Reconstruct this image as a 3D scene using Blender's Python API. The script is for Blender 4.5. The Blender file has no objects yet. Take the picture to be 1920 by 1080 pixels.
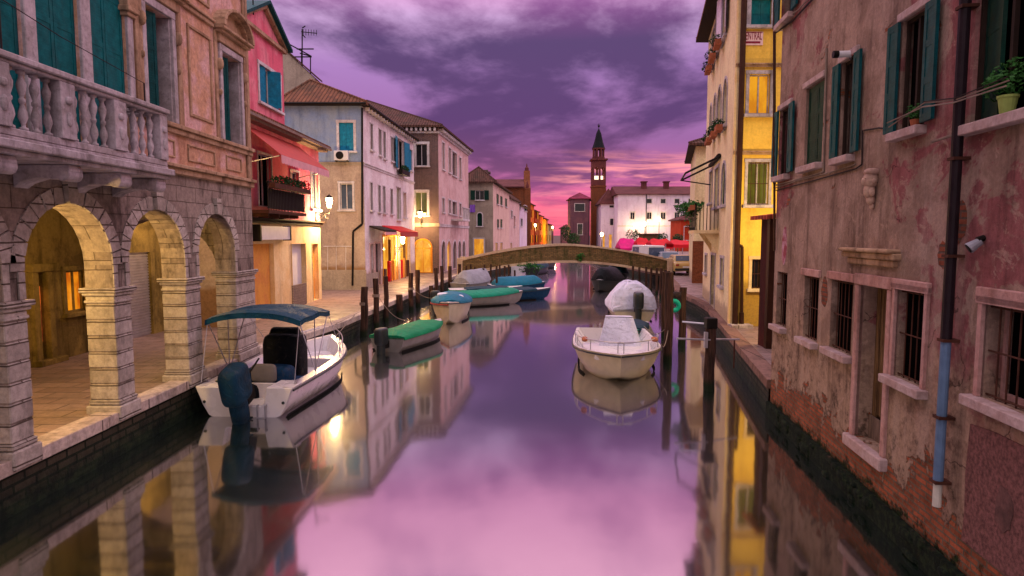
import bpy, bmesh, math, random
from mathutils import Vector, Matrix
random.seed(7)
SC = bpy.context.scene
COL = SC.collection
PI = math.pi
H0 = 3.6            # camera height above the water (z = 0)
F0 = 1200.0         # focal length in pixels of the 1920 px wide photograph
TH = math.atan(100/F0)
QZ = 0.70           # quay level

# ---------------------------------------------------------------- camera
cam = bpy.data.objects.new('camera', bpy.data.cameras.new('camera'))
COL.objects.link(cam)
cam.location = (0, 0, H0)
cam.rotation_euler = (PI/2 - TH, 0, 0)
cam.data.sensor_width = 36
cam.data.lens = 36*F0/1920
cam.data.clip_end = 3000
SC.camera = cam
SC.render.engine = 'CYCLES'
SC.view_settings.view_transform = 'Standard'
SC.view_settings.look = 'None'
SC.view_settings.exposure = 0.0
SC.view_settings.gamma = 1
SC.cycles.max_bounces = 6
SC.cycles.sample_clamp_indirect = 4

def lin(h):
    h = h.lstrip('#')
    r = []
    for i in (0, 2, 4):
        c = int(h[i:i+2], 16)/255
        r.append(c/12.92 if c <= .04045 else ((c+.055)/1.055)**2.4)
    return (r[0], r[1], r[2], 1)

class NT:
    """tiny helper round a node tree"""
    def __init__(s, tree):
        s.t = tree; tree.nodes.clear()
    def n(s, kind, props=None, **ins):
        nd = s.t.nodes.new(kind)
        for k, v in (props or {}).items(): setattr(nd, k, v)
        for k, v in ins.items():
            key = int(k[1:]) if k[0] == 'i' and k[1:].isdigit() else k.replace('_', ' ')
            sock = nd.inputs[key]
            if isinstance(v, bpy.types.NodeSocket): s.t.links.new(v, sock)
            else: sock.default_value = v
        return nd
    def math(s, op, a, b=0.0, clamp=False):
        nd = s.t.nodes.new('ShaderNodeMath'); nd.operation = op; nd.use_clamp = clamp
        for i, v in enumerate((a, b)):
            if isinstance(v, bpy.types.NodeSocket): s.t.links.new(v, nd.inputs[i])
            else: nd.inputs[i].default_value = v
        return nd.outputs[0]
    def ramp(s, fac, stops, interp='LINEAR'):
        nd = s.t.nodes.new('ShaderNodeValToRGB'); s.t.links.new(fac, nd.inputs[0])
        cr = nd.color_ramp; cr.interpolation = interp
        while len(cr.elements) < len(stops): cr.elements.new(.5)
        for e, (p, c) in zip(cr.elements, stops):
            e.position = p; e.color = c if len(c) == 4 else (*c, 1)
        return nd.outputs[0]
    def step(s, fac, a, b):
        nd = s.t.nodes.new('ShaderNodeMapRange'); nd.interpolation_type = 'SMOOTHSTEP'
        s.t.links.new(fac, nd.inputs[0]); nd.inputs[1].default_value = a; nd.inputs[2].default_value = b
        return nd.outputs[0]
    def mix(s, fac, a, b, mode='MIX'):
        nd = s.t.nodes.new('ShaderNodeMix'); nd.data_type = 'RGBA'; nd.blend_type = mode
        for i, v in ((0, fac), (6, a), (7, b)):
            if isinstance(v, bpy.types.NodeSocket): s.t.links.new(v, nd.inputs[i])
            else: nd.inputs[i].default_value = v
        return nd.outputs[2]
    def vmul(s, v, xyz):
        nd = s.t.nodes.new('ShaderNodeVectorMath'); nd.operation = 'MULTIPLY'
        s.t.links.new(v, nd.inputs[0]); nd.inputs[1].default_value = xyz
        return nd.outputs[0]
    def noise(s, vec, scale, detail=4, rough=.55, dist=0):
        nd = s.n('ShaderNodeTexNoise', Vector=vec, Scale=scale, Detail=detail, Roughness=rough, Distortion=dist)
        return nd.outputs[0]

# ---------------------------------------------------------------- sky
W = bpy.data.worlds.new('World'); SC.world = W; W.use_nodes = True
t = NT(W.node_tree)
d = t.n('ShaderNodeTexCoord').outputs['Generated']
sep = t.n('ShaderNodeSeparateXYZ', Vector=d)
sx, sy, sz = sep.outputs
el = t.math('MAXIMUM', sz, 0.0)
den = t.math('ADD', el, .16)
u = t.math('DIVIDE', sx, den); v = t.math('DIVIDE', sy, den)
uv = t.n('ShaderNodeCombineXYZ', X=u, Y=v, Z=.37).outputs[0]
n1 = t.noise(t.vmul(uv, (1.15, .85, 1)), 1.15, 8, .55, .35)
n2 = t.noise(t.vmul(uv, (1.5, 1.3, 1)), 3.2, 8, .6, .15)
nn = t.math('ADD', t.math('MULTIPLY', n1, .78), t.math('MULTIPLY', n2, .22))
brk = t.math('MULTIPLY', t.step(el, .17, .34), t.step(t.math('MULTIPLY', sx, -1.0), -.15, .35))
nn = t.math('ADD', nn, t.math('MULTIPLY', brk, .045))
cl = t.step(nn, .43, .61)
dark = t.ramp(el, [(0, lin('#8e3558')), (.05, lin('#8a4270')), (.10, lin('#74466e')), (.17, lin('#5e4070')),
                   (.28, lin('#5c4672')), (.34, lin('#8a528c')), (.43, lin('#9c5490')), (.6, lin('#b090bc')), (1, lin('#c4b0b6'))])
light = t.ramp(el, [(0, lin('#e4556c')), (.05, lin('#dc6080')), (.09, lin('#b86698')), (.14, lin('#98649c')),
                    (.24, lin('#a87cba')), (.31, lin('#cda8d6')), (.38, lin('#ee9ccc')), (.50, lin('#ffb8d8')), (.7, lin('#f8dcec')), (1, lin('#fff4f6'))])
skyc = t.mix(cl, dark, light)
# afterglow streaks low in the north-east
sv = t.n('ShaderNodeCombineXYZ', X=sx, Y=sy, Z=t.math('MULTIPLY', sz, 9.0)).outputs[0]
st = t.noise(t.vmul(sv, (1.6, 1.6, 2.2)), 2.2, 5, .62, .5)
band = t.math('MULTIPLY', t.step(el, .02, .06), t.math('SUBTRACT', 1.0, t.step(el, .095, .135)))
az = t.step(sx, -.02, .16)
glow = t.math('MULTIPLY', t.math('MULTIPLY', band, az), t.step(st, .46, .62), True)
skyc = t.mix(glow, skyc, lin('#ff9a9c'))
low = t.math('MULTIPLY', t.math('SUBTRACT', 1.0, t.step(el, .0, .075)), t.step(sy, .2, .9))
skyc = t.mix(t.math('MULTIPLY', low, .75), skyc, t.ramp(st, [(.35, lin('#a84468')), (.65, lin('#f4707c'))]))
# behind the camera the sky is cool and pale
back = t.step(sy, -.05, -.6)
skyc = t.mix(t.math('MULTIPLY', t.step(t.math('MULTIPLY', sy, -1.0), -.25, .5), .8), skyc, lin('#e6d8d6'))
bg = t.n('ShaderNodeBackground', Color=skyc, Strength=1.0)
mulb = t.math('MULTIPLY', t.ramp(el, [(0, (.52,)*3), (.06, (.50,)*3), (.11, (.39,)*3), (.30, (.37,)*3), (.39, (.50,)*3), (.66, (.84,)*3), (1, (.84,)*3)]), 3.0)
t.t.links.new(mulb, bg.inputs['Strength'])
t.n('ShaderNodeOutputWorld', Surface=bg.outputs[0])

# the last light of the sun, diffused by the clouds to the north-east
sd = bpy.data.lights.new('sun', 'SUN'); sd.energy = .55; sd.angle = math.radians(40); sd.color = (1, .66, .72)
sun = bpy.data.objects.new('sun', sd); COL.objects.link(sun)
sun.rotation_euler = (math.radians(52), 0, math.radians(118))

# ---------------------------------------------------------------- geometry helpers
def ray(px, py):
    u, v = px-960, 540-py
    return Vector((u, F0*math.cos(TH)+v*math.sin(TH), -F0*math.sin(TH)+v*math.cos(TH)))
def gp(px, py, z=QZ):
    r = ray(px, py); k = (z-H0)/r.z
    return (r.x*k, r.y*k)
def atY(px, py, Y):
    r = ray(px, py); k = Y/r.y
    return Vector((r.x*k, Y, H0+r.z*k))

class Frame:
    def __init__(s, o=(0, 0, 0), ex=(1, 0, 0), ey=(0, 1, 0), ez=(0, 0, 1)):
        s.o = Vector(o); s.ex = Vector(ex); s.ey = Vector(ey); s.ez = Vector(ez)
    def __call__(s, a, b, c): return s.o + s.ex*a + s.ey*b + s.ez*c
ID = Frame()

class Wall(Frame):
    """vertical plane from p0 to p1; a = metres along, b = outwards, c = height z"""
    def __init__(s, p0, p1, toward=(0, 0)):
        d = Vector((p1[0]-p0[0], p1[1]-p0[1], 0)); s.L = d.length; d.normalize()
        n = Vector((d.y, -d.x, 0))
        m = Vector((toward[0]-p0[0], toward[1]-p0[1], 0))
        if n.dot(m) < 0: n = -n
        super().__init__((p0[0], p0[1], 0), d, n, (0, 0, 1))
    def hit(s, px, py):
        r = ray(px, py); c = Vector((0, 0, H0))
        k = (s.o-c).dot(s.ey)/r.dot(s.ey)
        p = c+r*k
        return (p-s.o).dot(s.ex), p.z
    def rect(s, x0, x1, y0, y1):
        m = (y0+y1)/2; xc = (x0+x1)/2
        a = sorted((s.hit(x0, m)[0], s.hit(x1, m)[0]))
        return a[0], a[1], s.hit(xc, y1)[1], s.hit(xc, y0)[1]

class MB:
    def __init__(s): s.v = []; s.f = []; s.m = []; s.mi = 0
    def add(s, vs, fs):
        o = len(s.v); s.v += [Vector(p) for p in vs]
        for f in fs: s.f.append([i+o for i in f]); s.m.append(s.mi)
        return s
    def box(s, x0, x1, y0, y1, z0, z1, F=ID):
        p = [F(a, b, c) for c in (z0, z1) for b in (y0, y1) for a in (x0, x1)]
        return s.add(p, [(0, 2, 3, 1), (4, 5, 7, 6), (0, 1, 5, 4), (2, 6, 7, 3), (0, 4, 6, 2), (1, 3, 7, 5)])
    def hexa(s, lo, hi):
        n = len(lo)
        fs = [list(range(n))[::-1], list(range(n, 2*n))]
        for i in range(n): j = (i+1) % n; fs.append([i, j, n+j, n+i])
        return s.add(list(lo)+list(hi), fs)
    def prism(s, poly, c0, c1, F=ID, plane='ab'):
        """polygon in the frame's (a,c) plane swept along b, or (a,b) swept along c"""
        if plane == 'ac': lo = [F(a, c0, c) for a, c in poly]; hi = [F(a, c1, c) for a, c in poly]
        elif plane == 'bc': lo = [F(c0, a, c) for a, c in poly]; hi = [F(c1, a, c) for a, c in poly]
        else: lo = [F(a, b, c0) for a, b in poly]; hi = [F(a, b, c1) for a, b in poly]
        return s.hexa(lo, hi)
    def cyl(s, p, q, r0, r1=None, n=10, cap=True):
        p, q = Vector(p), Vector(q); r1 = r0 if r1 is None else r1
        d = (q-p).normalized(); a = d.orthogonal().normalized(); b = d.cross(a)
        vs = []
        for c, r in ((p, r0), (q, r1)):
            for i in range(n):
                t = 2*PI*i/n; vs.append(c+(a*math.cos(t)+b*math.sin(t))*r)
        fs = [(i, (i+1) % n, n+(i+1) % n, n+i) for i in range(n)]
        if cap: fs += [list(range(n))[::-1], list(range(n, 2*n))]
        return s.add(vs, fs)
    def tube(s, pts, r, n=6):
        for a, b in zip(pts, pts[1:]): s.cyl(a, b, r, r, n)
        return s
    def lathe(s, prof, c=(0, 0, 0), n=12, F=ID):
        vs = []; c = Vector(c)
        for r, z in prof:
            for i in range(n):
                t = 2*PI*i/n; p = F(r*math.cos(t), r*math.sin(t), z); vs.append(p+c)
        fs = []
        for k in range(len(prof)-1):
            for i in range(n):
                j = (i+1) % n; fs.append((k*n+i, k*n+j, (k+1)*n+j, (k+1)*n+i))
        fs += [list(range(n))[::-1], list(range((len(prof)-1)*n, len(prof)*n))]
        return s.add(vs, fs)
    def sell(s, c, r, e1=.5, e2=.5, nu=16, nv=9, F=ID):
        """superellipsoid: rounded box"""
        def pw(x, e): return math.copysign(abs(x)**e, x)
        vs = []
        for j in range(nv+1):
            ph = -PI/2+PI*j/nv
            for i in range(nu):
                th = 2*PI*i/nu
                vs.append(F(c[0]+r[0]*pw(math.cos(ph), e1)*pw(math.cos(th), e2),
                            c[1]+r[1]*pw(math.cos(ph), e1)*pw(math.sin(th), e2),
                            c[2]+r[2]*pw(math.sin(ph), e1)))
        fs = []
        for j in range(nv):
            for i in range(nu):
                k = (i+1) % nu; fs.append((j*nu+i, j*nu+k, (j+1)*nu+k, (j+1)*nu+i))
        return s.add(vs, fs)
    def grid(s, rows, close=False):
        n = len(rows[0]); vs = [p for r in rows for p in r]; fs = []
        for i in range(len(rows)-1):
            for j in range(n-1 if not close else n):
                k = (j+1) % n; fs.append((i*n+j, i*n+k, (i+1)*n+k, (i+1)*n+j))
        return s.add(vs, fs)
    def leaves(s, c, r, n, size, drop=0.0):
        for _ in range(n):
            while True:
                q = Vector([random.uniform(-1, 1) for _ in range(3)])
                if q.length < 1: break
            p = Vector(c)+Vector((q.x*r[0], q.y*r[1], q.z*r[2]-drop*abs(q.z)*random.random()))
            a = Vector([random.gauss(0, 1) for _ in range(3)]).normalized(); b = a.orthogonal().normalized()
            k = size*random.uniform(.6, 1.3)
            s.add([p-a*k, p+b*k*.5, p+a*k, p-b*k*.5], [(0, 1, 2, 3)])
        return s
    def build(s, name, mat, parent=None, smooth=False, bevel=0, recalc=True):
        R = Vector((0, 0, 0)); q = parent
        inv = None
        if parent is not None:
            root = parent
            while root.parent is not None: root = root.parent
            if not root.get('_local'):
                M = Matrix.LocRotScale(root.location, root.rotation_euler, None)
                inv = M.inverted()
        vs = [inv @ p for p in s.v] if inv is not None else s.v
        org = Vector((0, 0, 0))
        if parent is None:
            xs = [p.x for p in vs]; ys = [p.y for p in vs]; zs = [p.z for p in vs]
            org = Vector(((min(xs)+max(xs))/2, (min(ys)+max(ys))/2, min(zs)))
            vs = [p-org for p in vs]
        me = bpy.data.meshes.new(name)
        me.from_pydata([tuple(p) for p in vs], [], s.f)
        mats = mat if isinstance(mat, (list, tuple)) else [mat]
        for m in mats: me.materials.append(m)
        if len(mats) > 1: me.polygons.foreach_set('material_index', s.m)
        if recalc:
            bm = bmesh.new(); bm.from_mesh(me); bmesh.ops.recalc_face_normals(bm, faces=bm.faces); bm.to_mesh(me); bm.free()
        uvl = me.uv_layers.new(name='UVMap').data
        for p in me.polygons:
            n = p.normal
            if abs(n.z) > .98: tx = Vector((1, 0, 0)); ty = Vector((0, 1, 0))
            else:
                tx = Vector((0, 0, 1)).cross(n).normalized(); ty = n.cross(tx)
                if ty.z < 0: ty = -ty
                if abs(tx.x) > abs(tx.y):
                    if tx.x < 0: tx = -tx
                elif tx.y < 0: tx = -tx
            for li in p.loop_indices:
                co = me.vertices[me.loops[li].vertex_index].co
                uvl[li].uv = (co.dot(tx), co.dot(ty))
        if smooth: me.polygons.foreach_set('use_smooth', [True]*len(me.polygons))
        o = bpy.data.objects.new(name, me); COL.objects.link(o)
        o.location = org
        if parent is not None: o.parent = parent
        if bevel:
            b = o.modifiers.new('bevel', 'BEVEL'); b.width = bevel; b.segments = 1; b.limit_method = 'ANGLE'
        return o

def tag(o, label=None, cat=None, group=None, kind=None):
    for k, v in (('label', label), ('category', cat), ('group', group), ('kind', kind)):
        if v: o[k] = v
    return o
def thing(name, label, cat, loc=(0, 0, 0), rz=0, group=None, local=False):
    o = bpy.data.objects.new(name, None); COL.objects.link(o)
    o.location = loc; o.rotation_euler = (0, 0, rz); o.empty_display_size = .2
    if local: o['_local'] = 1
    return tag(o, label, cat, group)
def copy_tree(o, parent=None):
    c = o.copy(); COL.objects.link(c); c.parent = parent
    for ch in list(o.children): copy_tree(ch, c)
    return c
def point(name, loc, watt, color, r, parent):
    l = bpy.data.lights.new(name, 'POINT'); l.energy = watt; l.color = color; l.shadow_soft_size = r
    o = bpy.data.objects.new(name, l); COL.objects.link(o)
    root = parent
    while root.parent is not None: root = root.parent
    if root.get('_local'): o.location = loc
    else: o.location = Matrix.LocRotScale(root.location, root.rotation_euler, None).inverted() @ Vector(loc)
    o.parent = parent
    return o

# ---------------------------------------------------------------- materials
def principled(t, color, rough=.8, metal=0.0, normal=None, spec=None, **kw):
    p = t.n('ShaderNodeBsdfPrincipled', Base_Color=color, Roughness=rough, Metallic=metal, **kw)
    if spec is not None: p.inputs['Specular IOR Level'].default_value = spec
    if normal is not None: t.t.links.new(normal, p.inputs['Normal'])
    t.n('ShaderNodeOutputMaterial', Surface=p.outputs[0])
    return p
def newmat(name):
    m = bpy.data.materials.new(name); m.use_nodes = True
    return m, NT(m.node_tree)
def pos(t): return t.n('ShaderNodeNewGeometry').outputs['Position']
def bump(t, h, dist=.02, strength=.6, normal=None):
    b = t.n('ShaderNodeBump', Height=h, Distance=dist, Strength=strength)
    if normal is not None: t.t.links.new(normal, b.inputs['Normal'])
    return b.outputs[0]
def tarp(name, c, var=.2):
    m, t = newmat(name); P = pos(t); c = lin(c)
    f1 = t.noise(t.vmul(P, (1, .6, 1)), 2.6, 3, .5, 1.6); f2 = t.noise(P, 9, 4, .6, .8); g = t.noise(P, 1.4, 6, .7)
    k = t.ramp(g, [(.3, tuple(x*(1-var) for x in c[:3])), (.7, tuple(min(1, x*(1+var)) for x in c[:3]))])
    k = t.mix(t.math('MULTIPLY', t.step(f2, .56, .7), .35), k, lin('#4a4640'))
    principled(t, k, .62, 0, bump(t, t.math('ADD', f1, t.math('MULTIPLY', f2, .25)), .07, .8), .12)
    return m
def simple(name, c, rough=.6, metal=0.0, var=.25, scale=6, bmp=.004, spec=None):
    m, t = newmat(name); P = pos(t); c = lin(c)
    n = t.noise(P, scale, 5)
    k = t.ramp(n, [(.3, tuple(x*(1-var) for x in c[:3])), (.7, tuple(min(1, x*(1+var)) for x in c[:3]))])
    principled(t, k, t.math('ADD', t.math('MULTIPLY', n, .2), rough-.1), metal, bump(t, t.noise(P, scale*4, 4), bmp), (.5 if rough < .45 else .12) if spec is None else spec)
    return m
def plaster(name, c1, c2, c3='#3c3230', stain=.5, brick=0.0, bz=None, s=.7, damp=None, fine=.18, courses=None):
    m, t = newmat(name); P = pos(t)
    big = t.noise(P, s, 6, .6, .4)
    col = t.mix(t.step(big, .42, .6), lin(c1), lin(c2))
    streak = t.noise(t.vmul(P, (1.7, 1.7, .22)), 1.6, 6, .65)
    col = t.mix(t.math('MULTIPLY', t.step(streak, .48, .74), stain), col, lin(c3))
    blot = t.noise(P, s*4.5, 7, .68)
    col = t.mix(t.math('MULTIPLY', t.step(blot, .52, .7), stain*.55), col, lin(c3))
    fn = t.noise(P, 14, 6, .7)
    col = t.mix(1.0, col, t.ramp(fn, [(.25, (1-fine*1.6,)*3), (.75, (1+fine,)*3)]), 'MULTIPLY')
    h = t.math('ADD', t.math('MULTIPLY', fn, .5), big)
    uvn = t.n('ShaderNodeUVMap').outputs[0]
    if brick > 0 or bz:
        z = t.n('ShaderNodeSeparateXYZ', Vector=P).outputs[2]
        bn = t.n('ShaderNodeTexBrick', Vector=uvn, Color1=lin('#a5593e'), Color2=lin('#74402f'), Mortar=lin('#8c7c6c'), Scale=1.0)
        bn.inputs['Mortar Size'].default_value = .012; bn.inputs['Brick Width'].default_value = .25; bn.inputs['Row Height'].default_value = .075
        mk = t.noise(P, 1.1, 6, .62, .3)
        mask = t.step(mk, .74-brick*.2, .76-brick*.2)
        if bz:
            g = t.math('ADD', z, t.math('MULTIPLY', t.math('SUBTRACT', mk, .5), bz[1]))
            mask = t.math('MAXIMUM', mask, t.math('SUBTRACT', 1.0, t.step(g, bz[0]-.02, bz[0]+.04)))
        bc = t.mix(1.0, bn.outputs[0], t.ramp(blot, [(.3, (.6,)*3), (.7, (1.25,)*3)]), 'MULTIPLY')
        col = t.mix(mask, col, bc)
        h = t.math('ADD', h, t.math('MULTIPLY', mask, t.math('SUBTRACT', t.math('MULTIPLY', bn.outputs[1], -.8), .8)))
    if damp:
        z = t.n('ShaderNodeSeparateXYZ', Vector=P).outputs[2]
        g = t.math('ADD', z, t.math('MULTIPLY', t.math('SUBTRACT', blot, .5), damp[1]))
        col = t.mix(t.math('SUBTRACT', 1.0, t.step(g, damp[0]-.1, damp[0]+.15)), col, t.mix(t.step(fn, .45, .62), lin(damp[2]), lin(damp[3])))
    principled(t, col, .88, 0, bump(t, h, .02, .7), .08)
    return m
def blocks(name, c1, c2, mortar, w=.6, h=.28, ms=.012, stain=.5, c3='#453c36', offs=.5):
    m, t = newmat(name); P = pos(t); uvn = t.n('ShaderNodeUVMap').outputs[0]
    wob = t.n('ShaderNodeVectorMath', {'operation': 'ADD'}, i0=uvn, i1=t.vmul(t.n('ShaderNodeTexNoise', Vector=P, Scale=2.0).outputs[1], (.03, .03, 0))).outputs[0]
    b = t.n('ShaderNodeTexBrick', Vector=wob, Color1=lin(c1), Color2=lin(c2), Mortar=lin(mortar), Scale=1.0)
    b.inputs['Mortar Size'].default_value = ms; b.inputs['Brick Width'].default_value = w; b.inputs['Row Height'].default_value = h
    b.offset = offs; b.inputs['Mortar Smooth'].default_value = .3
    st = t.noise(t.vmul(P, (1.5, 1.5, .5)), 1.7, 7, .68)
    fn = t.noise(P, 11, 7, .72)
    col = t.mix(t.math('MULTIPLY', t.step(st, .46, .68), stain), b.outputs[0], lin(c3))
    col = t.mix(1.0, col, t.ramp(fn, [(.3, (.62,)*3), (.7, (1.22,)*3)]), 'MULTIPLY')
    principled(t, col, .85, 0, bump(t, t.math('ADD', t.math('MULTIPLY', b.outputs[1], -1.2), t.math('MULTIPLY', fn, .6)), .02, .8), .1)
    return m
def tiles(name, c1='#8a5a44', c2='#5a4038'):
    m, t = newmat(name); P = pos(t); uvn = t.n('ShaderNodeUVMap').outputs[0]
    sp = t.n('ShaderNodeSeparateXYZ', Vector=uvn).outputs
    wv = t.math('ABSOLUTE', t.math('SINE', t.math('MULTIPLY', sp[0], PI/.2)))
    rw = t.math('FRACT', t.math('DIVIDE', sp[1], .34))
    n = t.noise(P, 5, 6, .7); n0 = t.noise(P, .9, 4)
    cell = t.n('ShaderNodeTexWhiteNoise', {'noise_dimensions': '2D'}, Vector=t.n('ShaderNodeCombineXYZ',
        X=t.math('FLOOR', t.math('DIVIDE', sp[0], .2)), Y=t.math('FLOOR', t.math('DIVIDE', sp[1], .34))).outputs[0]).outputs[0]
    col = t.mix(t.math('ADD', t.math('MULTIPLY', cell, .6), t.math('MULTIPLY', n, .4)), lin(c1), lin(c2))
    col = t.mix(t.math('MULTIPLY', t.step(n0, .45, .7), .6), col, lin('#3d3a30'))
    col = t.mix(t.math('SUBTRACT', 1.0, t.step(wv, .0, .35)), col, lin('#241c1a'))
    h = t.math('ADD', wv, t.math('MULTIPLY', rw, -.4))
    principled(t, col, .9, 0, bump(t, h, .06, .9), .05)
    return m
def wood(name, c1, c2, moss=None):
    m, t = newmat(name); P = pos(t)
    n = t.noise(t.vmul(P, (9, 9, .8)), 2.2, 6, .7)
    col = t.mix(t.step(n, .35, .65), lin(c1), lin(c2))
    if moss is not None:
        z = t.n('ShaderNodeSeparateXYZ', Vector=P).outputs[2]
        g = t.math('ADD', z, t.math('MULTIPLY', n, .3))
        col = t.mix(t.math('SUBTRACT', 1.0, t.step(g, moss, moss+.2)), col, lin('#1c2418'))
    principled(t, col, .85, 0, bump(t, n, .02, .8), .08)
    return m
def emit(name, c, s):
    m, t = newmat(name)
    e = t.n('ShaderNodeEmission', Color=lin(c), Strength=s)
    t.n('ShaderNodeOutputMaterial', Surface=e.outputs[0])
    return m
def litroom(name, ca, cb, s, scale=3):
    m, t = newmat(name); P = pos(t)
    n = t.noise(t.vmul(P, (1, 1, .5)), scale, 4, .6)
    col = t.mix(t.step(n, .38, .62), lin(ca), lin(cb))
    e = t.n('ShaderNodeEmission', Color=col, Strength=s)
    g = t.n('ShaderNodeBsdfGlossy', Roughness=.08)
    mx = t.n('ShaderNodeMixShader', i0=.12, i1=e.outputs[0], i2=g.outputs[0])
    t.n('ShaderNodeOutputMaterial', Surface=mx.outputs[0])
    return m
def louvre(name, c, s=.045):
    m, t = newmat(name); P = pos(t); z = t.n('ShaderNodeSeparateXYZ', Vector=P).outputs[2]
    f = t.math('FRACT', t.math('DIVIDE', z, s)); n = t.noise(P, 7, 5, .7); b = t.noise(t.vmul(P, (3, 3, .6)), 1.5, 4)
    c = lin(c)
    col = t.ramp(n, [(.3, tuple(x*.62 for x in c[:3])), (.7, tuple(x*1.3 for x in c[:3]))])
    col = t.mix(t.math('MULTIPLY', t.step(b, .5, .7), .35), col, tuple(x*.5+.03 for x in c[:3])+(1,))
    principled(t, col, .55, 0, bump(t, f, .02, .7), .12)
    return m
M = {}
M['palace_stone'] = blocks('palace_stone', '#9c8c84', '#80706a', '#64564e', .74, .30, .008, .85, '#3a302c')
M['pillar_stone'] = blocks('pillar_stone', '#b9aca6', '#a0938c', '#5a4c44', 60.0, .26, .012, .45, '#5a4f48', 0)
M['palace_wall'] = plaster('palace_wall', '#c2967c', '#cda6a4', '#824c3a', .7, 0, None, 1.3, fine=.26)
M['palace_trim'] = plaster('palace_trim', '#a08068', '#b4947c', '#463426', .85, 0, None, 1.5)
M['marble'] = plaster('marble', '#b8abb4', '#a09498', '#4a4240', .7, 0, None, 2.2)
M['white_trim'] = plaster('white_trim', '#cfc6cc', '#bdb0b4', '#6f6562', .4, 0, None, 2)
M['portico'] = plaster('portico', '#8a7444', '#6c5a34', '#33280f', .8, 0, None, 1.0)
M['teal'] = louvre('teal_shutter', '#0f6870')
M['teal_mid'] = louvre('dull_teal_shutter', '#0e4c54')
M['teal_dark'] = louvre('dark_teal_shutter', '#0d4a50')
M['blue_teal'] = louvre('blue_shutter', '#1b7fa6')
M['green_dark'] = louvre('green_shutter', '#12382f')
M['pink'] = plaster('pink_plaster', '#d4627a', '#da8090', '#8c444c', .55, 0, None, .9, fine=.1)
M['cream'] = plaster('cream_plaster', '#e0c79c', '#d8b888', '#8e6d4c', .4, 0, None, 1.0, fine=.1)
M['orange_board'] = plaster('orange_board', '#d89a4c', '#cf8a4c', '#99612f', .4, 0, None, 1.4, fine=.08)
M['white_house'] = plaster('white_plaster', '#e6dade', '#d8c6ca', '#98808a', .4, 0, None, .9, damp=(1.6, 1.0, '#a58a76', '#b89c88'))
M['blue_house'] = plaster('blue_grey_plaster', '#8090b4', '#8e98ac', '#566078', .6, 0, None, .8, fine=.12)
M['beige_house'] = plaster('beige_plaster', '#b09c90', '#a08c84', '#6c5a50', .5, 0, None, .8, damp=(1.9, .5, '#8c6c50', '#7d6048'))
M['brown_brick'] = blocks('brown_brick', '#6c5054', '#584448', '#8c7a72', .25, .075, .012, .4)
M['lilac_plaster'] = plaster('lilac_plaster', '#d4b4b4', '#c8a4a2', '#805f5c', .5, .1, None, .8)
M['grey_plaster'] = plaster('grey_plaster', '#a39488', '#94857a', '#5c5048', .55)
M['grey_pink'] = plaster('grey_pink_plaster', '#d8b8ae', '#ccaaa0', '#7c625c', .4)
M['orange'] = plaster('orange_plaster', '#d46a2c', '#c85a26', '#7c3418', .4)
M['amber'] = plaster('amber_plaster', '#e2962e', '#d88a2c', '#8c5a20', .35)
M['red'] = plaster('red_plaster', '#b03a22', '#a03020', '#601c14', .4)
M['pale'] = plaster('pale_plaster', '#d8cc98', '#ccbc88', '#807050', .35)
M['dusk'] = plaster('mauve_plaster', '#7c5c6c', '#6c5060', '#40303c', .4)
M['dusk_dark'] = plaster('dark_brick_plaster', '#604250', '#6c4a54', '#3c2c38', .5)
M['piazza_white'] = plaster('pale_lilac_plaster', '#d4c4dc', '#c8b2cc', '#8c7890', .35, 0, None, .35)
M['tower_brick'] = blocks('tower_brick', '#8c4c30', '#744028', '#6c4a38', .25, .075, .01, .35)
M['tower_dark'] = plaster('tower_belfry', '#6a3a38', '#5c3234', '#33202a', .4)
M['spire'] = simple('spire_slate', '#14161c', .7)
M['yellow'] = plaster('yellow_plaster', '#e4bc54', '#dab04c', '#a07c40', .5, 0, None, .8, fine=.1, damp=(2.1, .25, '#b08a3c', '#9c7c3c'))
M['cream_side'] = plaster('cream_side_plaster', '#e2d0a8', '#d6c09c', '#8c7454', .4, 0, None, .8, damp=(1.2, .8, '#a08c74', '#b8a48c'))
m, t = newmat('peeling_plaster'); P = pos(t); uvn = t.n('ShaderNodeUVMap').outputs[0]
sp = t.n('ShaderNodeSeparateXYZ', Vector=P).outputs
big = t.noise(P, .55, 7, .62, .8); mid = t.noise(P, 1.7, 8, .66, .4); blot = t.noise(P, 4.5, 8, .7); fn = t.noise(P, 22, 6, .75)
st_ = t.noise(t.vmul(P, (1.6, 1.6, .16)), 1.7, 7, .66)
col = t.mix(t.step(mid, .40, .60), lin('#9a8076'), lin('#826a60'))
gr = t.math('ADD', t.math('MULTIPLY', t.step(sp[1], 9.5, 5.0), .16), t.math('MULTIPLY', t.step(sp[2], 1.6, 6.5), .10))
rm = t.step(t.math('ADD', t.math('ADD', big, gr), t.math('MULTIPLY', t.math('SUBTRACT', blot, .5), .12)), .625, .655)
col = t.mix(t.math('MULTIPLY', rm, .85), col, t.mix(t.step(blot, .38, .62), lin('#8a4e54'), lin('#764046')))
low = t.math('SUBTRACT', 1.0, t.step(t.math('ADD', sp[2], t.math('MULTIPLY', t.math('SUBTRACT', mid, .5), 2.4)), 1.9, 2.5))
col = t.mix(t.math('MULTIPLY', low, .85), col, t.mix(t.step(blot, .42, .66), lin('#a08674'), lin('#6c564a')))
col = t.mix(t.math('MULTIPLY', t.step(st_, .50, .68), .55), col, lin('#33241f'))
col = t.mix(t.math('MULTIPLY', t.step(st_, .47, .36), .30), col, lin('#a8948a'))
col = t.mix(t.math('MULTIPLY', t.step(t.noise(P, 2.6, 9, .74, 1.2), .57, .62), .55), col, lin('#a58a7e'))
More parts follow.
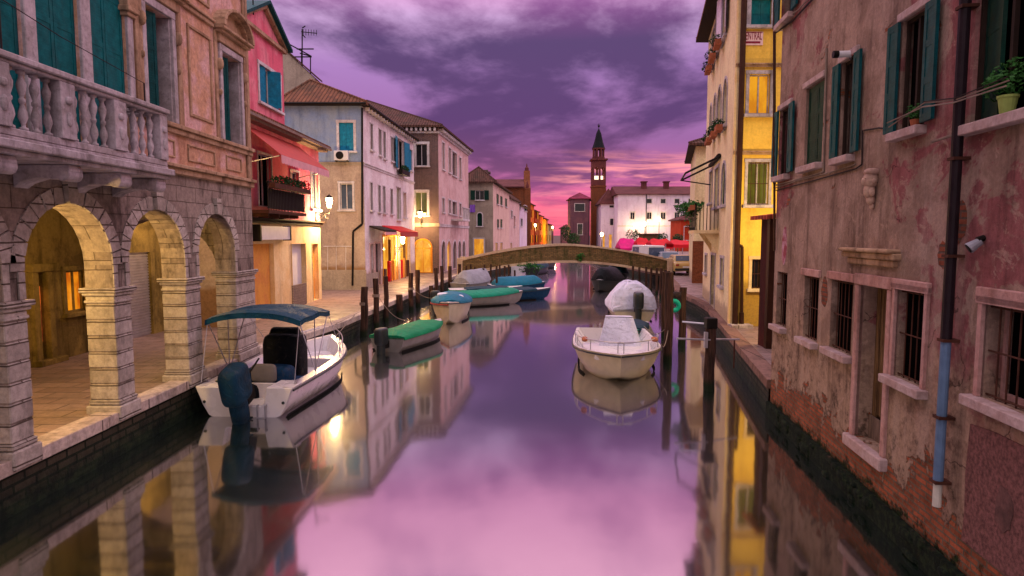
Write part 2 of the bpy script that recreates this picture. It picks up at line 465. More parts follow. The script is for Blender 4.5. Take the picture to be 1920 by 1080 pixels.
crk = t.n('ShaderNodeTexVoronoi', {'feature': 'DISTANCE_TO_EDGE'}, Vector=t.n('ShaderNodeVectorMath', {'operation': 'ADD'}, i0=P, i1=t.vmul(t.n('ShaderNodeTexNoise', Vector=P, Scale=1.4, Detail=5.0).outputs[1], (1.3, 1.3, 1.3))).outputs[0], Scale=.55).outputs[0]
ck = t.math('MULTIPLY', t.math('SUBTRACT', 1.0, t.step(crk, .0, .008)), t.step(big, .5, .56))
col = t.mix(t.math('MULTIPLY', ck, .7), col, lin('#2a1c1a'))
col = t.mix(1.0, col, t.ramp(fn, [(.25, (.72,)*3), (.75, (1.22,)*3)]), 'MULTIPLY')
bn = t.n('ShaderNodeTexBrick', Vector=t.n('ShaderNodeVectorMath', {'operation': 'ADD'}, i0=uvn, i1=t.vmul(t.n('ShaderNodeTexNoise', Vector=P, Scale=3.0).outputs[1], (.03, .03, 0))).outputs[0], Color1=lin('#a45a40'), Color2=lin('#784632'), Mortar=lin('#6c5a4c'), Scale=1.0)
bn.inputs['Mortar Size'].default_value = .012; bn.inputs['Brick Width'].default_value = .24; bn.inputs['Row Height'].default_value = .068
g = t.math('ADD', sp[2], t.math('ADD', t.math('MULTIPLY', t.math('SUBTRACT', mid, .5), 2.6), t.math('MULTIPLY', t.math('SUBTRACT', blot, .5), .7)))
bm1 = t.math('SUBTRACT', 1.0, t.step(g, .86, .91))
bm2 = t.step(t.noise(P, .95, 8, .66, .9), .655, .665)
bmk = t.math('MAXIMUM', bm1, bm2)
bc = t.mix(1.0, bn.outputs[0], t.ramp(blot, [(.3, (.5,)*3), (.7, (1.3,)*3)]), 'MULTIPLY')
bc = t.mix(t.math('MULTIPLY', t.step(mid, .54, .66), .5), bc, lin('#5d4c40'))
col = t.mix(bmk, col, bc)
g2 = t.math('ADD', sp[2], t.math('MULTIPLY', t.math('SUBTRACT', blot, .5), 1.0))
col = t.mix(t.math('SUBTRACT', 1.0, t.step(g2, .26, .46)), col, t.mix(t.step(fn, .42, .62), lin('#0e1510'), lin('#26341c')))
mos = t.math('MULTIPLY', t.step(blot, .55, .62), t.math('SUBTRACT', 1.0, t.step(sp[2], .9, 1.9)))
col = t.mix(t.math('MULTIPLY', mos, .45), col, lin('#1c2218'))
h = t.math('ADD', t.math('ADD', t.math('MULTIPLY', fn, .35), t.math('MULTIPLY', blot, .8)), t.math('MULTIPLY', bmk, t.math('SUBTRACT', t.math('MULTIPLY', bn.outputs[1], -.9), 1.2)))
principled(t, col, .9, 0, bump(t, h, .025, .9), .06)
M['near_wall'] = m
M['foot_brick'] = plaster('foot_brick', '#80503c', '#6c4434', '#332c22', .6, 1.5, (3, 0), .8, damp=(.42, .35, '#0f1712', '#222c1c'))
M['pebble'] = simple('pebble_dash', '#6f4a48', .9, 0, .5, 26, .02)
M['near_stone'] = plaster('pink_stone', '#b48c88', '#a67a74', '#5c443e', .6, 0, None, 2.0)
M['dark_patch'] = plaster('dark_cement', '#6c4c4a', '#58403e', '#3a2a28', .5, 0, None, 5)
M['bare_brick'] = blocks('bare_brick', '#8c4c38', '#6c3a2c', '#5c4840', .24, .07, .014, .5)
M['lilac_flakes'] = plaster('flaked_lilac_plaster', '#b48a9c', '#8c4450', '#5c3a40', .5, 0, None, 4)
M['sill_stone'] = plaster('pale_sill_stone', '#b49c9c', '#a68a88', '#6c5258', .5, 0, None, 3)
M['maroon'] = plaster('maroon_boards', '#4a2220', '#3c1c1c', '#241414', .4)
M['dark_void'] = simple('dark_interior', '#0b0809', .95, 0, .4, 4, .004, 0.0)
M['glass'] = simple('dark_glass', '#121216', .22, 0, .2, 2, .001)
M['glass_blue'] = simple('blue_glass', '#46526a', .25, 0, .2, 2, .001)
M['old_wood'] = wood('old_door_wood', '#7a5e44', '#4a3626')
M['grey_wood'] = wood('grey_wood', '#7d6a62', '#5c4c46')
M['post_wood'] = wood('mooring_wood', '#4e372e', '#2a1e1b', .28)
M['iron'] = simple('dark_iron', '#1d1918', .55, .3)
M['rust'] = simple('rusty_iron', '#4a2c24', .8, .1, .35)
M['pipe_dark'] = simple('dark_pipe', '#241a20', .5, .2)
M['pipe_brown'] = simple('brown_pipe', '#3a2218', .5, .2)
M['pipe_blue'] = simple('blue_pipe', '#5a7090', .55, .1, .35, 3)
M['pipe_white'] = simple('white_pipe', '#b8b0a8', .5, 0, .25)
M['steel'] = simple('steel_rail', '#b0aab4', .35, .6, .15)
M['cable'] = simple('cable', '#2c2224', .7)
M['cable_pale'] = simple('pale_cable', '#7d6c64', .7)
M['tile'] = tiles('roof_tiles'); M['tile_dark'] = tiles('dark_roof_tiles', '#684840', '#46332f')
M['tile_red'] = tiles('red_roof_tiles', '#b0503c', '#8a3c30')
M['tile_far'] = simple('far_roof', '#5a3434', .9, 0, .3, .8)
M['tile_maroon'] = simple('maroon_roof', '#7a3046', .9, 0, .3, .8)
M['eave'] = simple('eave_wood', '#2e221e', .8)
M['gelcoat'] = simple('white_gelcoat', '#cfc6cc', .28, 0, .06, 2, .001)
M['cream_hull'] = simple('cream_hull', '#b4a48c', .35, 0, .15, 3, .001)
M['boat_grey'] = simple('grey_hull', '#77706c', .4, 0, .2, 3, .002)
M['antifoul'] = simple('antifouling', '#171413', .7, 0, .3)
M['navy'] = tarp('navy_canvas', '#0d3556')
M['black_canvas'] = tarp('black_canvas', '#0b0e16')
M['canopy_blue'] = tarp('blue_canopy', '#083a50')
M['motor_blue'] = tarp('motor_cover', '#0c2c40', .7)
M['motor_dark'] = simple('motor_dark', '#1a2024', .4)
M['tarp_green'] = tarp('green_tarp', '#087a50')
M['tarp_teal'] = tarp('teal_tarp', '#147c64')
M['tarp_blue'] = tarp('blue_tarp', '#1a6480')
M['tarp_navy'] = tarp('dark_blue_tarp', '#123444')
M['tarp_white'] = tarp('white_tarp', '#c9c6dc')
M['tarp_grey'] = tarp('grey_tarp', '#8c8a96')
M['grey_metal'] = simple('grey_metal', '#8c8a96', .5, .2)
M['seat_vinyl'] = simple('grey_vinyl', '#7c7470', .5, 0, .1)
M['red_rubber'] = simple('red_rubber', '#8c3a34', .6)
M['teal_rubber'] = simple('teal_rubber', '#159078', .5)
M['awning'] = simple('red_awning', '#a8443e', .7, 0, .15, 3)
M['awning_pink'] = simple('pink_awning_edge', '#c89098', .7, 0, .15, 3)
M['awning_dark'] = simple('dark_awning', '#2c2420', .8)
M['tent_red'] = simple('red_canvas', '#b81822', .7, 0, .2, 2)
M['tent_magenta'] = simple('magenta_canvas', '#c01a6c', .7, 0, .25, 2)
M['leaf'] = simple('leaf', '#2c5a24', .7, 0, .6, 9, .001)
M['leaf_dark'] = simple('dark_leaf', '#1e3a1c', .7, 0, .5, 9, .001)
M['flower'] = simple('red_flowers', '#a82430', .7, 0, .4, 9, .001)
M['pot'] = simple('pale_green_pot', '#8a9a54', .6)
M['terracotta'] = simple('terracotta', '#9a5a40', .8)
M['plastic_white'] = simple('white_plastic', '#c8c4cc', .4, 0, .08)
M['car_beige'] = simple('beige_paint', '#b09058', .3, 0, .05, 2, .0005)
M['car_white'] = simple('white_paint', '#d0cccc', .3, 0, .05, 2, .0005)
M['tyre'] = simple('tyre', '#141414', .8)
M['purple_cloth'] = simple('purple_cloth', '#8a5cc0', .8, 0, .15, 3)
M['sign_white'] = simple('sign_white', '#d8b4b8', .6, 0, .1, 12)
M['sign_red'] = simple('sign_red', '#7a1c34', .6, 0, .1)
M['stone_face'] = plaster('carved_stone', '#b8988a', '#a4847a', '#5a4440', .5, 0, None, 6)
M['bridge'] = blocks('bridge_brick', '#8a6e4a', '#6a5236', '#54493a', .30, .10, .016, .8, '#3a3e20')
M['bridge_cap'] = plaster('bridge_coping', '#c0a890', '#b09480', '#6c5848', .4)
M['lamp_glow'] = emit('lamp_glow', '#ffd890', 60)
M['lamp_soft'] = emit('lamp_soft', '#ffe0a0', 14)
M['lit_orange'] = litroom('lit_orange_window', '#ff9a1c', '#c85a10', 1.0, 2)
M['lit_red'] = litroom('lit_shop_interior', '#f0702c', '#6c2414', 1.0, 5)
M['lit_shop'] = litroom('lit_shop_front', '#ffb63c', '#e08a24', 1.15, 1.2)
M['lit_yellow'] = litroom('lit_curtain', '#8c8420', '#6c6420', .55, 3)
M['lit_amber'] = litroom('lit_amber_window', '#ffae20', '#e08a18', .95, 2)
M['belfry_glow'] = emit('belfry_glow', '#ffe6c0', 2.0)

# paving, quay wall, water
def pave(name, c1, c2, w, h):
    m, t = newmat(name); P = pos(t)
    b = t.n('ShaderNodeTexBrick', Vector=P, Color1=lin(c1), Color2=lin(c2), Mortar=lin('#3c322e'), Scale=1.0)
    b.inputs['Mortar Size'].default_value = .012; b.inputs['Brick Width'].default_value = w; b.inputs['Row Height'].default_value = h
    n = t.noise(P, 1.3, 7, .65); f = t.noise(P, 16, 5, .7)
    col = t.mix(t.math('MULTIPLY', t.step(n, .45, .65), .5), b.outputs[0], lin('#5c4a44'))
    col = t.mix(1.0, col, t.ramp(f, [(.3, (.75,)*3), (.7, (1.15,)*3)]), 'MULTIPLY')
    principled(t, col, t.ramp(n, [(.35, (.35,)*3), (.65, (.7,)*3)]), 0, bump(t, t.math('ADD', t.math('MULTIPLY', b.outputs[1], -1), t.math('MULTIPLY', f, .3)), .01, .6), .4)
    return m
M['paving'] = pave('trachyte_paving', '#8e7570', '#7d6660', .8, .4)
M['coping'] = blocks('istrian_coping', '#c4b2aa', '#b09c94', '#5c4c44', 1.3, 5, .015, .4)
m, t = newmat('quay_masonry'); P = pos(t); uvn = t.n('ShaderNodeUVMap').outputs[0]
b = t.n('ShaderNodeTexBrick', Vector=uvn, Color1=lin('#4c4236'), Color2=lin('#383228'), Mortar=lin('#181c14'), Scale=1.0)
b.inputs['Brick Width'].default_value = .4; b.inputs['Row Height'].default_value = .13; b.inputs['Mortar Size'].default_value = .02
n = t.noise(P, 4, 7, .7); z = t.n('ShaderNodeSeparateXYZ', Vector=P).outputs[2]
g = t.step(t.math('ADD', z, t.math('MULTIPLY', n, .5)), .25, .9)
col = t.mix(g, t.mix(t.step(n, .4, .6), lin('#0c1610'), lin('#1c2a1a')), b.outputs[0])
principled(t, col, .8, 0, bump(t, t.math('ADD', n, t.math('MULTIPLY', b.outputs[1], -.5)), .05, 1), .12)
M['quay_wall'] = m
m, t = newmat('canal_water'); P = pos(t)
n = t.noise(t.vmul(P, (1, .5, 1)), .8, 3, .5); n3 = t.noise(P, 5, 3, .5)
bm_ = bump(t, t.math('ADD', n, t.math('MULTIPLY', n3, .06)), .010, .35)
dif = t.n('ShaderNodeBsdfDiffuse', Color=lin('#07160f'), Normal=bm_)
gl = t.n('ShaderNodeBsdfGlossy', Color=(.96, .95, .97, 1), Roughness=.065, Normal=bm_)
fr = t.n('ShaderNodeFresnel', IOR=1.33)
fac = t.math('ADD', t.math('MULTIPLY', fr.outputs[0], 1.2), .36, True)
gl2 = t.n('ShaderNodeBsdfGlossy', Color=(.96, .92, .97, 1), Roughness=.24, Normal=bm_)
gm = t.n('ShaderNodeMixShader', i0=.12, i1=gl.outputs[0], i2=gl2.outputs[0])
mx = t.n('ShaderNodeMixShader', i0=fac, i1=dif.outputs[0], i2=gm.outputs[0])
t.n('ShaderNodeOutputMaterial', Surface=mx.outputs[0])
M['water'] = m
M['ground'] = simple('ground_earth', '#5c4a44', .9, 0, .3, .3)

# ---------------------------------------------------------------- water, quays, ground
LB = [(-6.42, -60), (-6.42, 16), (-5.62, 21), (-5.2, 28), (-4.55, 37), (-3.9, 46), (-1.5, 56), (.8, 66), (3, 84), (7, 120), (11, 190)]
RB = [(5.10, 12.5), (5.9, 16.4), (6.8, 20.7), (7.75, 25), (8.1, 28), (8.3, 32), (9.6, 38), (11.0, 46), (10, 60), (10, 70), (10.8, 84), (12, 120), (12.6, 190)]
def sheet(name, poly, z, mat, kind='structure', uvscale=1):
    b = MB(); b.add([(x, y, z) for x, y in poly], [list(range(len(poly)))])
    o = b.build(name, mat); o['kind'] = kind; return o
sheet('canal_water', [(-9, -60), (14, -60), (16, 192), (-9, 192)], 0, M['water'])
sheet('canal_bed', [(-600, -200), (600, -200), (600, 2000), (-600, 2000)], -1.2, M['ground'])
sheet('left_pavement', LB+[(-300, 190), (-300, -60)], QZ, M['paving'])
sheet('right_pavement', RB+[(300, 190), (300, -60), (9.5, -60), (9.5, 12.5)], QZ, M['paving'])
sheet('far_ground', [(-600, 190), (600, 190), (600, 2000), (-600, 2000)], QZ-.004, M['ground'])
M['coping_dark'] = blocks('brick_coping', '#8a6a60', '#74564c', '#40302a', .9, 5, .015, .6)
def quay(pts, side, name):
    b = MB(); c = MB()
    for (p, q) in zip(pts, pts[1:]):
        p = Vector((*p, 0)); q = Vector((*q, 0)); L = (q-p).length; k = max(1, int(L/3))
        n = (q-p).normalized(); n = Vector((n.y, -n.x, 0))*side
        for i in range(k):
            a, e = p.lerp(q, i/k), p.lerp(q, (i+1)/k)
            b.add([a+n*.02+Vector((0, 0, -1.2)), e+n*.02+Vector((0, 0, -1.2)), e+Vector((0, 0, QZ-.14)), a+Vector((0, 0, QZ-.14))], [(0, 1, 2, 3)])
            e2 = e-(e-a).normalized()*.012
            j = random.uniform(-.012, .012)
            lo = [a+n*(.05+j), e2+n*(.05+j), e2-n*.33, a-n*.33]
            c.hexa([x+Vector((0, 0, QZ-.15)) for x in lo], [x+Vector((0, 0, QZ+.035+j*.3)) for x in lo])
    o = b.build('quay_wall', M['quay_wall']); o['kind'] = 'structure'
    o = c.build('quay_coping', M['coping' if side > 0 else 'coping_dark'], bevel=.012); o['kind'] = 'structure'
quay(LB, 1, 'left'); quay(RB, -1, 'right')

# ---------------------------------------------------------------- walls and windows
def facade(b, W, s0, s1, z0, z1, ops, t=.18, back=False):
    """front face with openings; op = (a0,a1,c0,c1,arch) and arch puts a half circle above c1"""
    boxes = []
    for o in ops:
        r = (o[1]-o[0])/2 if o[4] else 0
        boxes.append((o[0], o[1], o[2], o[3]+r))
    S = sorted({s0, s1, *[min(max(x, s0), s1) for q in boxes for x in q[:2]]})
    Z = sorted({z0, z1, *[min(max(x, z0), z1) for q in boxes for x in q[2:]]})
    for d in ((0, -t) if back else (0,)):
        for a, e in zip(S, S[1:]):
            for c, f in zip(Z, Z[1:]):
                m, n = (a+e)/2, (c+f)/2
                if e-a < 1e-5 or f-c < 1e-5: continue
                if any(q[0] < m < q[1] and q[2] < n < q[3] for q in boxes): continue
                b.add([W(a, d, c), W(e, d, c), W(e, d, f), W(a, d, f)], [(0, 1, 2, 3)])
    for o, q in zip(ops, boxes):
        a, e, c, f = o[:4]; tt = o[5] if len(o) > 5 else t
        out = [(a, f), (a, c), (e, c), (e, f)]
        if o[4]:
            r = (e-a)/2; N = 14
            arc = [((a+e)/2+r*math.cos(PI*i/N), f+r*math.sin(PI*i/N)) for i in range(N+1)]
            for d in ((0, -t) if back else (0,)):
                for i in range(N):
                    (x0, y0), (x1, y1) = arc[i], arc[i+1]
                    b.add([W(x0, d, y0), W(x0, d, f+r), W(x1, d, f+r), W(x1, d, y1)], [(0, 1, 2, 3)])
            out = out+arc[1:-1]
            loop = [(a, f), (a, c), (e, c)]+arc[:-1]
            loop = [(a, c), (e, c)]+arc
        else: loop = [(a, c), (e, c), (e, f), (a, f)]
        for (x0, y0), (x1, y1) in zip(loop, loop[1:]+loop[:1]):
            if abs(x0-x1)+abs(y0-y1) > 1e-6:
                b.add([W(x0, 0, y0), W(x1, 0, y1), W(x1, -tt, y1), W(x0, -tt, y0)], [(0, 1, 2, 3)])

def shutter_mb(W, hinge, width, z0, z1, ang, d0=.02, flip=1):
    """leaf hinged at s = hinge; ang 0 = shut, 180 = flat on the wall; flip = direction of the shut leaf"""
    b = MB(); a = math.radians(ang)
    dx, dy = math.cos(a)*flip, math.sin(a)
    ex = W.ex*dx+W.ey*dy; ey = W.ex*(-dy)+W.ey*dx
    G = Frame(W(hinge, d0, 0), ex, ey, (0, 0, 1))
    w = width; y = .018
    b.box(0, .06, -y, y, z0, z1, G).box(w-.06, w, -y, y, z0, z1, G)
    nr = 2 if z1-z0 < 1.2 else 3
    for i in range(nr+1):
        zz = z0+(z1-z0-.08)*i/nr; b.box(.06, w-.06, -y*.9, y*.9, zz, zz+.08, G)
    b.box(.06, w-.06, -y*.55, y*.55, z0+.04, z1-.04, G)
    return b

def window(root, W, a0, a1, z0, z1, pane='glass', shut=None, smat='teal', frame='white_trim', fw=.09, sill=True,
           arch=False, t=.18, mull=True, grille=False, proud=.035, lintel=None, sillm=None, name='window', inner='white_trim', label=None):
    b = MB(); r = (a1-a0)/2 if arch else 0
    if fw:
        if arch:
            N = 12; c = (a0+a1)/2
            for R0, R1 in ((r, r+fw),):
                for i in range(N):
                    p, q = PI*i/N, PI*(i+1)/N
                    pl = [(c+R0*math.cos(p), z1+R0*math.sin(p)), (c+R1*math.cos(p), z1+R1*math.sin(p)), (c+R1*math.cos(q), z1+R1*math.sin(q)), (c+R0*math.cos(q), z1+R0*math.sin(q))]
                    b.prism(pl, -.02, proud, W, 'ac')
            b.box(a0-fw, a0, -.02, proud, z0, z1, W).box(a1, a1+fw, -.02, proud, z0, z1, W)
        else:
            b.box(a0-fw, a0, -.02, proud, z0, z1, W).box(a1, a1+fw, -.02, proud, z0, z1, W)
            b.box(a0-fw-.02, a1+fw+.02, -.02, proud+.01, z1, z1+fw*1.1, W)
    if mull and shut != 'closed' and pane is not None:
        m = (a0+a1)/2; d = -t+.05; fr = .035
        top = z1+r
        b.box(a0, a0+fr, d, d+.04, z0, z1, W).box(a1-fr, a1, d, d+.04, z0, z1, W)
        b.box(m-.02, m+.02, d, d+.042, z0, top-.02, W).box(a0+fr, a1-fr, d, d+.041, z0, z0+.05, W).box(a0+fr, a1-fr, d, d+.041, z1-.045, z1, W)
    if not b.v: b.box(a0, a0+.02, -t+.02, -t+.05, z0, z1, W)
    w = b.build(name, M[frame], root)
    if label: w['label'] = label
    if pane is not None:
        p = MB()
        if arch:
            N = 12; c = (a0+a1)/2
            pl = [(a0, z0), (a1, z0)]+[(c+r*math.cos(PI*i/N), z1+r*math.sin(PI*i/N)) for i in range(N+1)]
            p.prism(pl, -t-.02, -t+.012, W, 'ac')
        else: p.box(a0, a1, -t-.02, -t+.012, z0, z1, W)
        p.build('pane' if name == 'window' else 'panel', M[pane], w)
    if sill:
        s = MB(); s.box(a0-fw-.06, a1+fw+.06, -t, proud+.09, z0-.10, z0-.002, W); s.build('sill', M[sillm or frame], w, bevel=.008)
    if lintel:
        s = MB(); s.box(a0-fw-.08, a1+fw+.08, -.02, proud+.07, z1+fw*1.1+.003, z1+fw*1.1+lintel, W); s.build('lintel', M[frame], w, bevel=.008)
    wd = (a1-a0)/2
    if shut == 'closed':
        top = z1
        for hg, fl in ((a0+.01, 1), (a1-.01, -1)):
            shutter_mb(W, hg, wd-.015, z0+.01, top-.01, 0, -.06, fl).build('shutter', M[smat], w)
        if arch:
            p = MB(); N = 12; c = (a0+a1)/2
            pl = [(c+r*math.cos(PI*i/N), z1+r*math.sin(PI*i/N)) for i in range(N+1)]
            p.prism(pl, -.08, -.05, W, 'ac'); p.build('shutter', M[smat], w)
    elif shut == 'open':
        shutter_mb(W, a0-.01, wd, z0+.01, z1, 172, .05, 1).build('shutter', M[smat], w)
        shutter_mb(W, a1+.01, wd, z0+.01, z1, 172, .05, -1).build('shutter', M[smat], w)
    elif shut == 'half':
        shutter_mb(W, a0, wd, z0+.01, z1, 105, .02, 1).build('shutter', M[smat], w)
        shutter_mb(W, a1, wd, z0+.01, z1, 60, .02, -1).build('shutter', M[smat], w)
    if grille:
        g = MB(); n = max(3, int((a1-a0)/.13))
        for i in range(1, n): s_ = a0+(a1-a0)*i/n; g.cyl(W(s_, -.05, z0), W(s_, -.05, z1), .009, n=5)
        k = max(2, int((z1-z0)/.45))
        for i in range(k+1): zz = z0+.03+(z1-z0-.06)*i/k; g.cyl(W(a0, -.05, zz), W(a1, -.05, zz), .010, n=5)
        g.build('grille', M['rust'], w)
    return w

def hip_roof(root, poly, z, h, over, mat, ridge=None, eave='eave', name='roof', th=.12):
    """poly: 4 corners A B C D; ridge between the middles of AB.. and CD.. pulled in"""
    c = Vector((sum(p[0] for p in poly)/4, sum(p[1] for p in poly)/4, 0))
    E = []
    n = 4
    for i in range(n):
        p = Vector((*poly[i], 0)); a = Vector((*poly[i-1], 0)); e = Vector((*poly[(i+1) % n], 0))
        u = (p-a).normalized(); v = (p-e).normalized()
        E.append(p+(u+v)*over)
    if ridge is None:
        m1 = (E[0]+E[1])/2; m2 = (E[2]+E[3])/2; L = (m2-m1).length; w = (E[0]-E[1]).length
        if L > w: k = w/2/L; R0, R1 = m1.lerp(m2, k), m1.lerp(m2, 1-k)
        else: R0 = R1 = (m1+m2)/2
    else: R0, R1 = Vector((*ridge[0], 0)), Vector((*ridge[1], 0))
    up = Vector((0, 0, 1))
    R0 = R0+up*(z+h); R1 = R1+up*(z+h+.001)
    T = [p+up*(z+th*.2) for p in E]
    b = MB()
    long_ = ridge is not None and abs(R1.x-R0.x) > 14
    b.add(T+[R0, R1], [(0, 1, 5, 4), (1, 2, 5), (2, 3, 4, 5), (3, 0, 4)] if long_ else [(0, 1, 4), (1, 2, 5, 4), (2, 3, 5), (3, 0, 4, 5)])
    b.add([p+up*(z-th) for p in E]+T, [(0, 1, 5, 4), (1, 2, 6, 5), (2, 3, 7, 6), (3, 0, 4, 7)])
    r = b.build(name, M[mat], root)
    e = MB(); e.add([p+up*(z-th) for p in E], [(0, 1, 2, 3)])
    # ridge and hip caps, rafter tails
    e.build('soffit', M[eave], r)
    k = MB()
    for p, q in (((T[0], R0), (T[3], R0), (T[1], R1), (T[2], R1), (R0, R1)) if long_ else ((T[0], R0), (T[1], R0), (T[2], R1), (T[3], R1), (R0, R1))):
        if (p-q).length > .1: k.tube([p.lerp(q, .01), q], .08, 5)
    k.build('ridge_cap', M[mat], r)
    return r

def body(b, poly, z0, z1, skip=()):
    """side faces of a footprint except the edges in skip, plus a top"""
    n = len(poly)
    for i in range(n):
        if i in skip: continue
        p, q = poly[i], poly[(i+1) % n]
        b.add([(*p, z0), (*q, z0), (*q, z1), (*p, z1)], [(0, 1, 2, 3)])
    b.add([(*p, z1) for p in poly], [list(range(n))])

def house(label, cat, group, poly, z1, faces, mats, roof, z0=QZ-.05, name='house', t=.18):
    """faces: {edge index: [ (x0,x1,y0,y1,{style}) ... ]} in photo pixels"""
    root = thing(name, label, cat, (sum(p[0] for p in poly)/len(poly), sum(p[1] for p in poly)/len(poly), z0), 0, group)
    Ws = {}
    b = MB(); body(b, poly, z0, z1, skip=list(faces))
    b.build('wall', M[mats.get('body', mats[0])] if isinstance(mats, dict) else M[mats], root)
    for ei, wins in faces.items():
        Wl = Wall(poly[ei], poly[(ei+1) % len(poly)]); Ws[ei] = Wl
        ops = []; rec = []
        for w in wins:
            st = dict(w[4]) if len(w) > 4 else {}
            a0, a1, c0, c1 = Wl.rect(*w[:4])
            a0 = max(a0, .03); a1 = min(a1, Wl.L-.03)
            if st.pop('floor', False): c0 = max(z0+.05, QZ+.04)
            ar = st.get('arch', False)
            if ar: c1 -= (a1-a0)/2
            ops.append((a0, a1, c0, c1, ar)); rec.append((a0, a1, c0, c1, st))
        fb = MB(); facade(fb, Wl, 0, Wl.L, z0, z1, ops, t)
        mm = mats[ei] if isinstance(mats, dict) else mats
        fb.build('wall', M[mm], root)
        for a0, a1, c0, c1, st in rec: window(root, Wl, a0, a1, c0, c1, t=t, **st)
    if roof: hip_roof(root, poly, z1+.01, roof.get('h', 1.5), roof.get('over', .3), roof.get('mat', 'tile'), roof.get('ridge'))
    return root, Ws

def band(root, W, s0, s1, z0, z1, d=.06, mat='white_trim', name='string_course'):
    b = MB(); b.box(s0, s1, -.02, d, z0, z1, W).box(s0, s1, -.02, d+.04, z1-.03, z1+.012, W)
    return b.build(name, M[mat], root)

# ================================================================ THE PALACE (left foreground)
PX = -6.40
palace = thing('palace', 'old arcaded stone palace with balustraded balcony in the left foreground', 'palace', (-8.5, 9, QZ-.05))
WF = Wall((PX, 0), (PX, 15.85))                 # s = world Y
AR = [(4.62, 6.45), (6.9-.42, 8.0)]
piers = [(1.3, 1.75), (3.6, 4.05), (5.9, 6.35), (8.0, 8.37), (10.24, 10.67), (12.50, 13.06), (14.77, 15.85)]
arches = [(a[1], b_[0]) for a, b_ in zip(piers, piers[1:])]
SPR = 2.62; STR = 4.74
ops = []
for a, e in arches: ops.append((a, e, QZ-.05, 4.05-(e-a)/2, True))
b = MB(); facade(b, WF, 0, 15.85, QZ-.1, STR, ops, .45, back=True)
b.add([WF(15.85, 0, QZ), WF(15.85, -.45, QZ), WF(15.85, -.45, STR), WF(15.85, 0, STR)], [(0, 1, 2, 3)])
b.build('arcade_wall', M['palace_stone'], palace)
for a, e in piers:
    b = MB()
    z = QZ+.22; i = 0
    while z < SPR-.02:
        zt = min(z+.262, SPR); j = random.uniform(-.006, .006)
        b.box(a-.012+j, e+.012, -.46, .014+j, z+.004, zt-.008, WF); z = zt; i += 1
    p = b.build('pillar', M['pillar_stone'], palace, bevel=.014)
    c = MB(); c.box(a-.05, e+.05, -.49, .05, SPR-.002, SPR+.05, WF).box(a-.085, e+.085, -.52, .085, SPR+.052, SPR+.13, WF)
    c.box(a-.03, e+.03, -.475, .03, SPR-.12, SPR-.07, WF)
    c.build('capital', M['pillar_stone'], p, bevel=.015)
    c = MB(); c.box(a-.07, e+.07, -.51, .07, QZ-.12, QZ+.13, WF).box(a-.04, e+.04, -.48, .04, QZ+.132, QZ+.22, WF)
    c.build('base', M['pillar_stone'], p, bevel=.02)
for a, e in arches:
    c0 = (a+e)/2; r = (e-a)/2; zs = 4.05-r; b = MB(); N = 15
    for i in range(N):
        p, q = PI*i/N+.012, PI*(i+1)/N-.012
        pr = .02+.006*(i % 2); R1 = r+.24
        if i == N//2: pr = .085; R1 = r+.33
        pl = [(c0+r*math.cos(p), zs+r*math.sin(p)), (c0+R1*math.cos(p), zs+R1*math.sin(p)), (c0+R1*math.cos(q), zs+R1*math.sin(q)), (c0+r*math.cos(q), zs+r*math.sin(q))]
        b.prism(pl, -.005, pr, WF, 'ac')
    b.build('arch_ring', M['pillar_stone'], palace)
    for k, s_ in ((a, 1), (e, -1)):
        MB().box(k-.11 if s_ > 0 else k, k if s_ > 0 else k+.11, -.005, .02, SPR+.135, zs, WF).build('jamb', M['pillar_stone'], palace)
# upper storeys
OPN = [(4.6, 5.45), (5.7, 6.45), (6.68, 7.42), (7.66, 8.6), (8.82, 9.72), (9.96, 10.9)]
ops = [(a, e, 4.9, 7.42, True) for a, e in OPN]
WN = [(11.46, 12.33), (14.42, 15.38)]
ops += [(a, e, 5.7, 7.62, False) for a, e in WN]
ops += [(11.46, 12.33, 9.6, 11.4, False), (14.42, 15.38, 9.6, 11.4, False)]
b = MB(); facade(b, WF, 0, 15.85, STR, 13.2, ops, .26)
poly = [(PX, 0), (PX, 15.85), (-14, 15.85), (-14, 0)]
body(b, poly, STR, 13.2, skip=(0,))
b.build('upper_wall', M['palace_wall'], palace)
hip_roof(palace, poly, 13.2, 2.4, .5, 'tile')
for i, (a, e) in enumerate(OPN):
    window(palace, WF, a, e, 4.92, 7.42, pane='dark_void', shut='closed', smat='teal', frame='marble', fw=.0, sill=False, arch=True, t=.26, mull=False)
cols = [(x[1], y[0]) for x, y in zip(OPN, OPN[1:])]+[(10.9, 11.06)]
for a, e in cols:
    b = MB(); b.box(a+.004, e-.004, -.28, .05, 4.9, 7.2, WF)
    p = b.build('pilaster', M['marble'], palace, bevel=.01)
    c = MB(); c.box(a-.04, e+.04, -.3, .09, 7.202, 7.27, WF).box(a-.08, e+.08, -.32, .13, 7.272, 7.36, WF).box(a-.05, e+.05, -.3, .10, 7.362, 7.5, WF)
    c.build('capital', M['palace_trim'], p, bevel=.012)
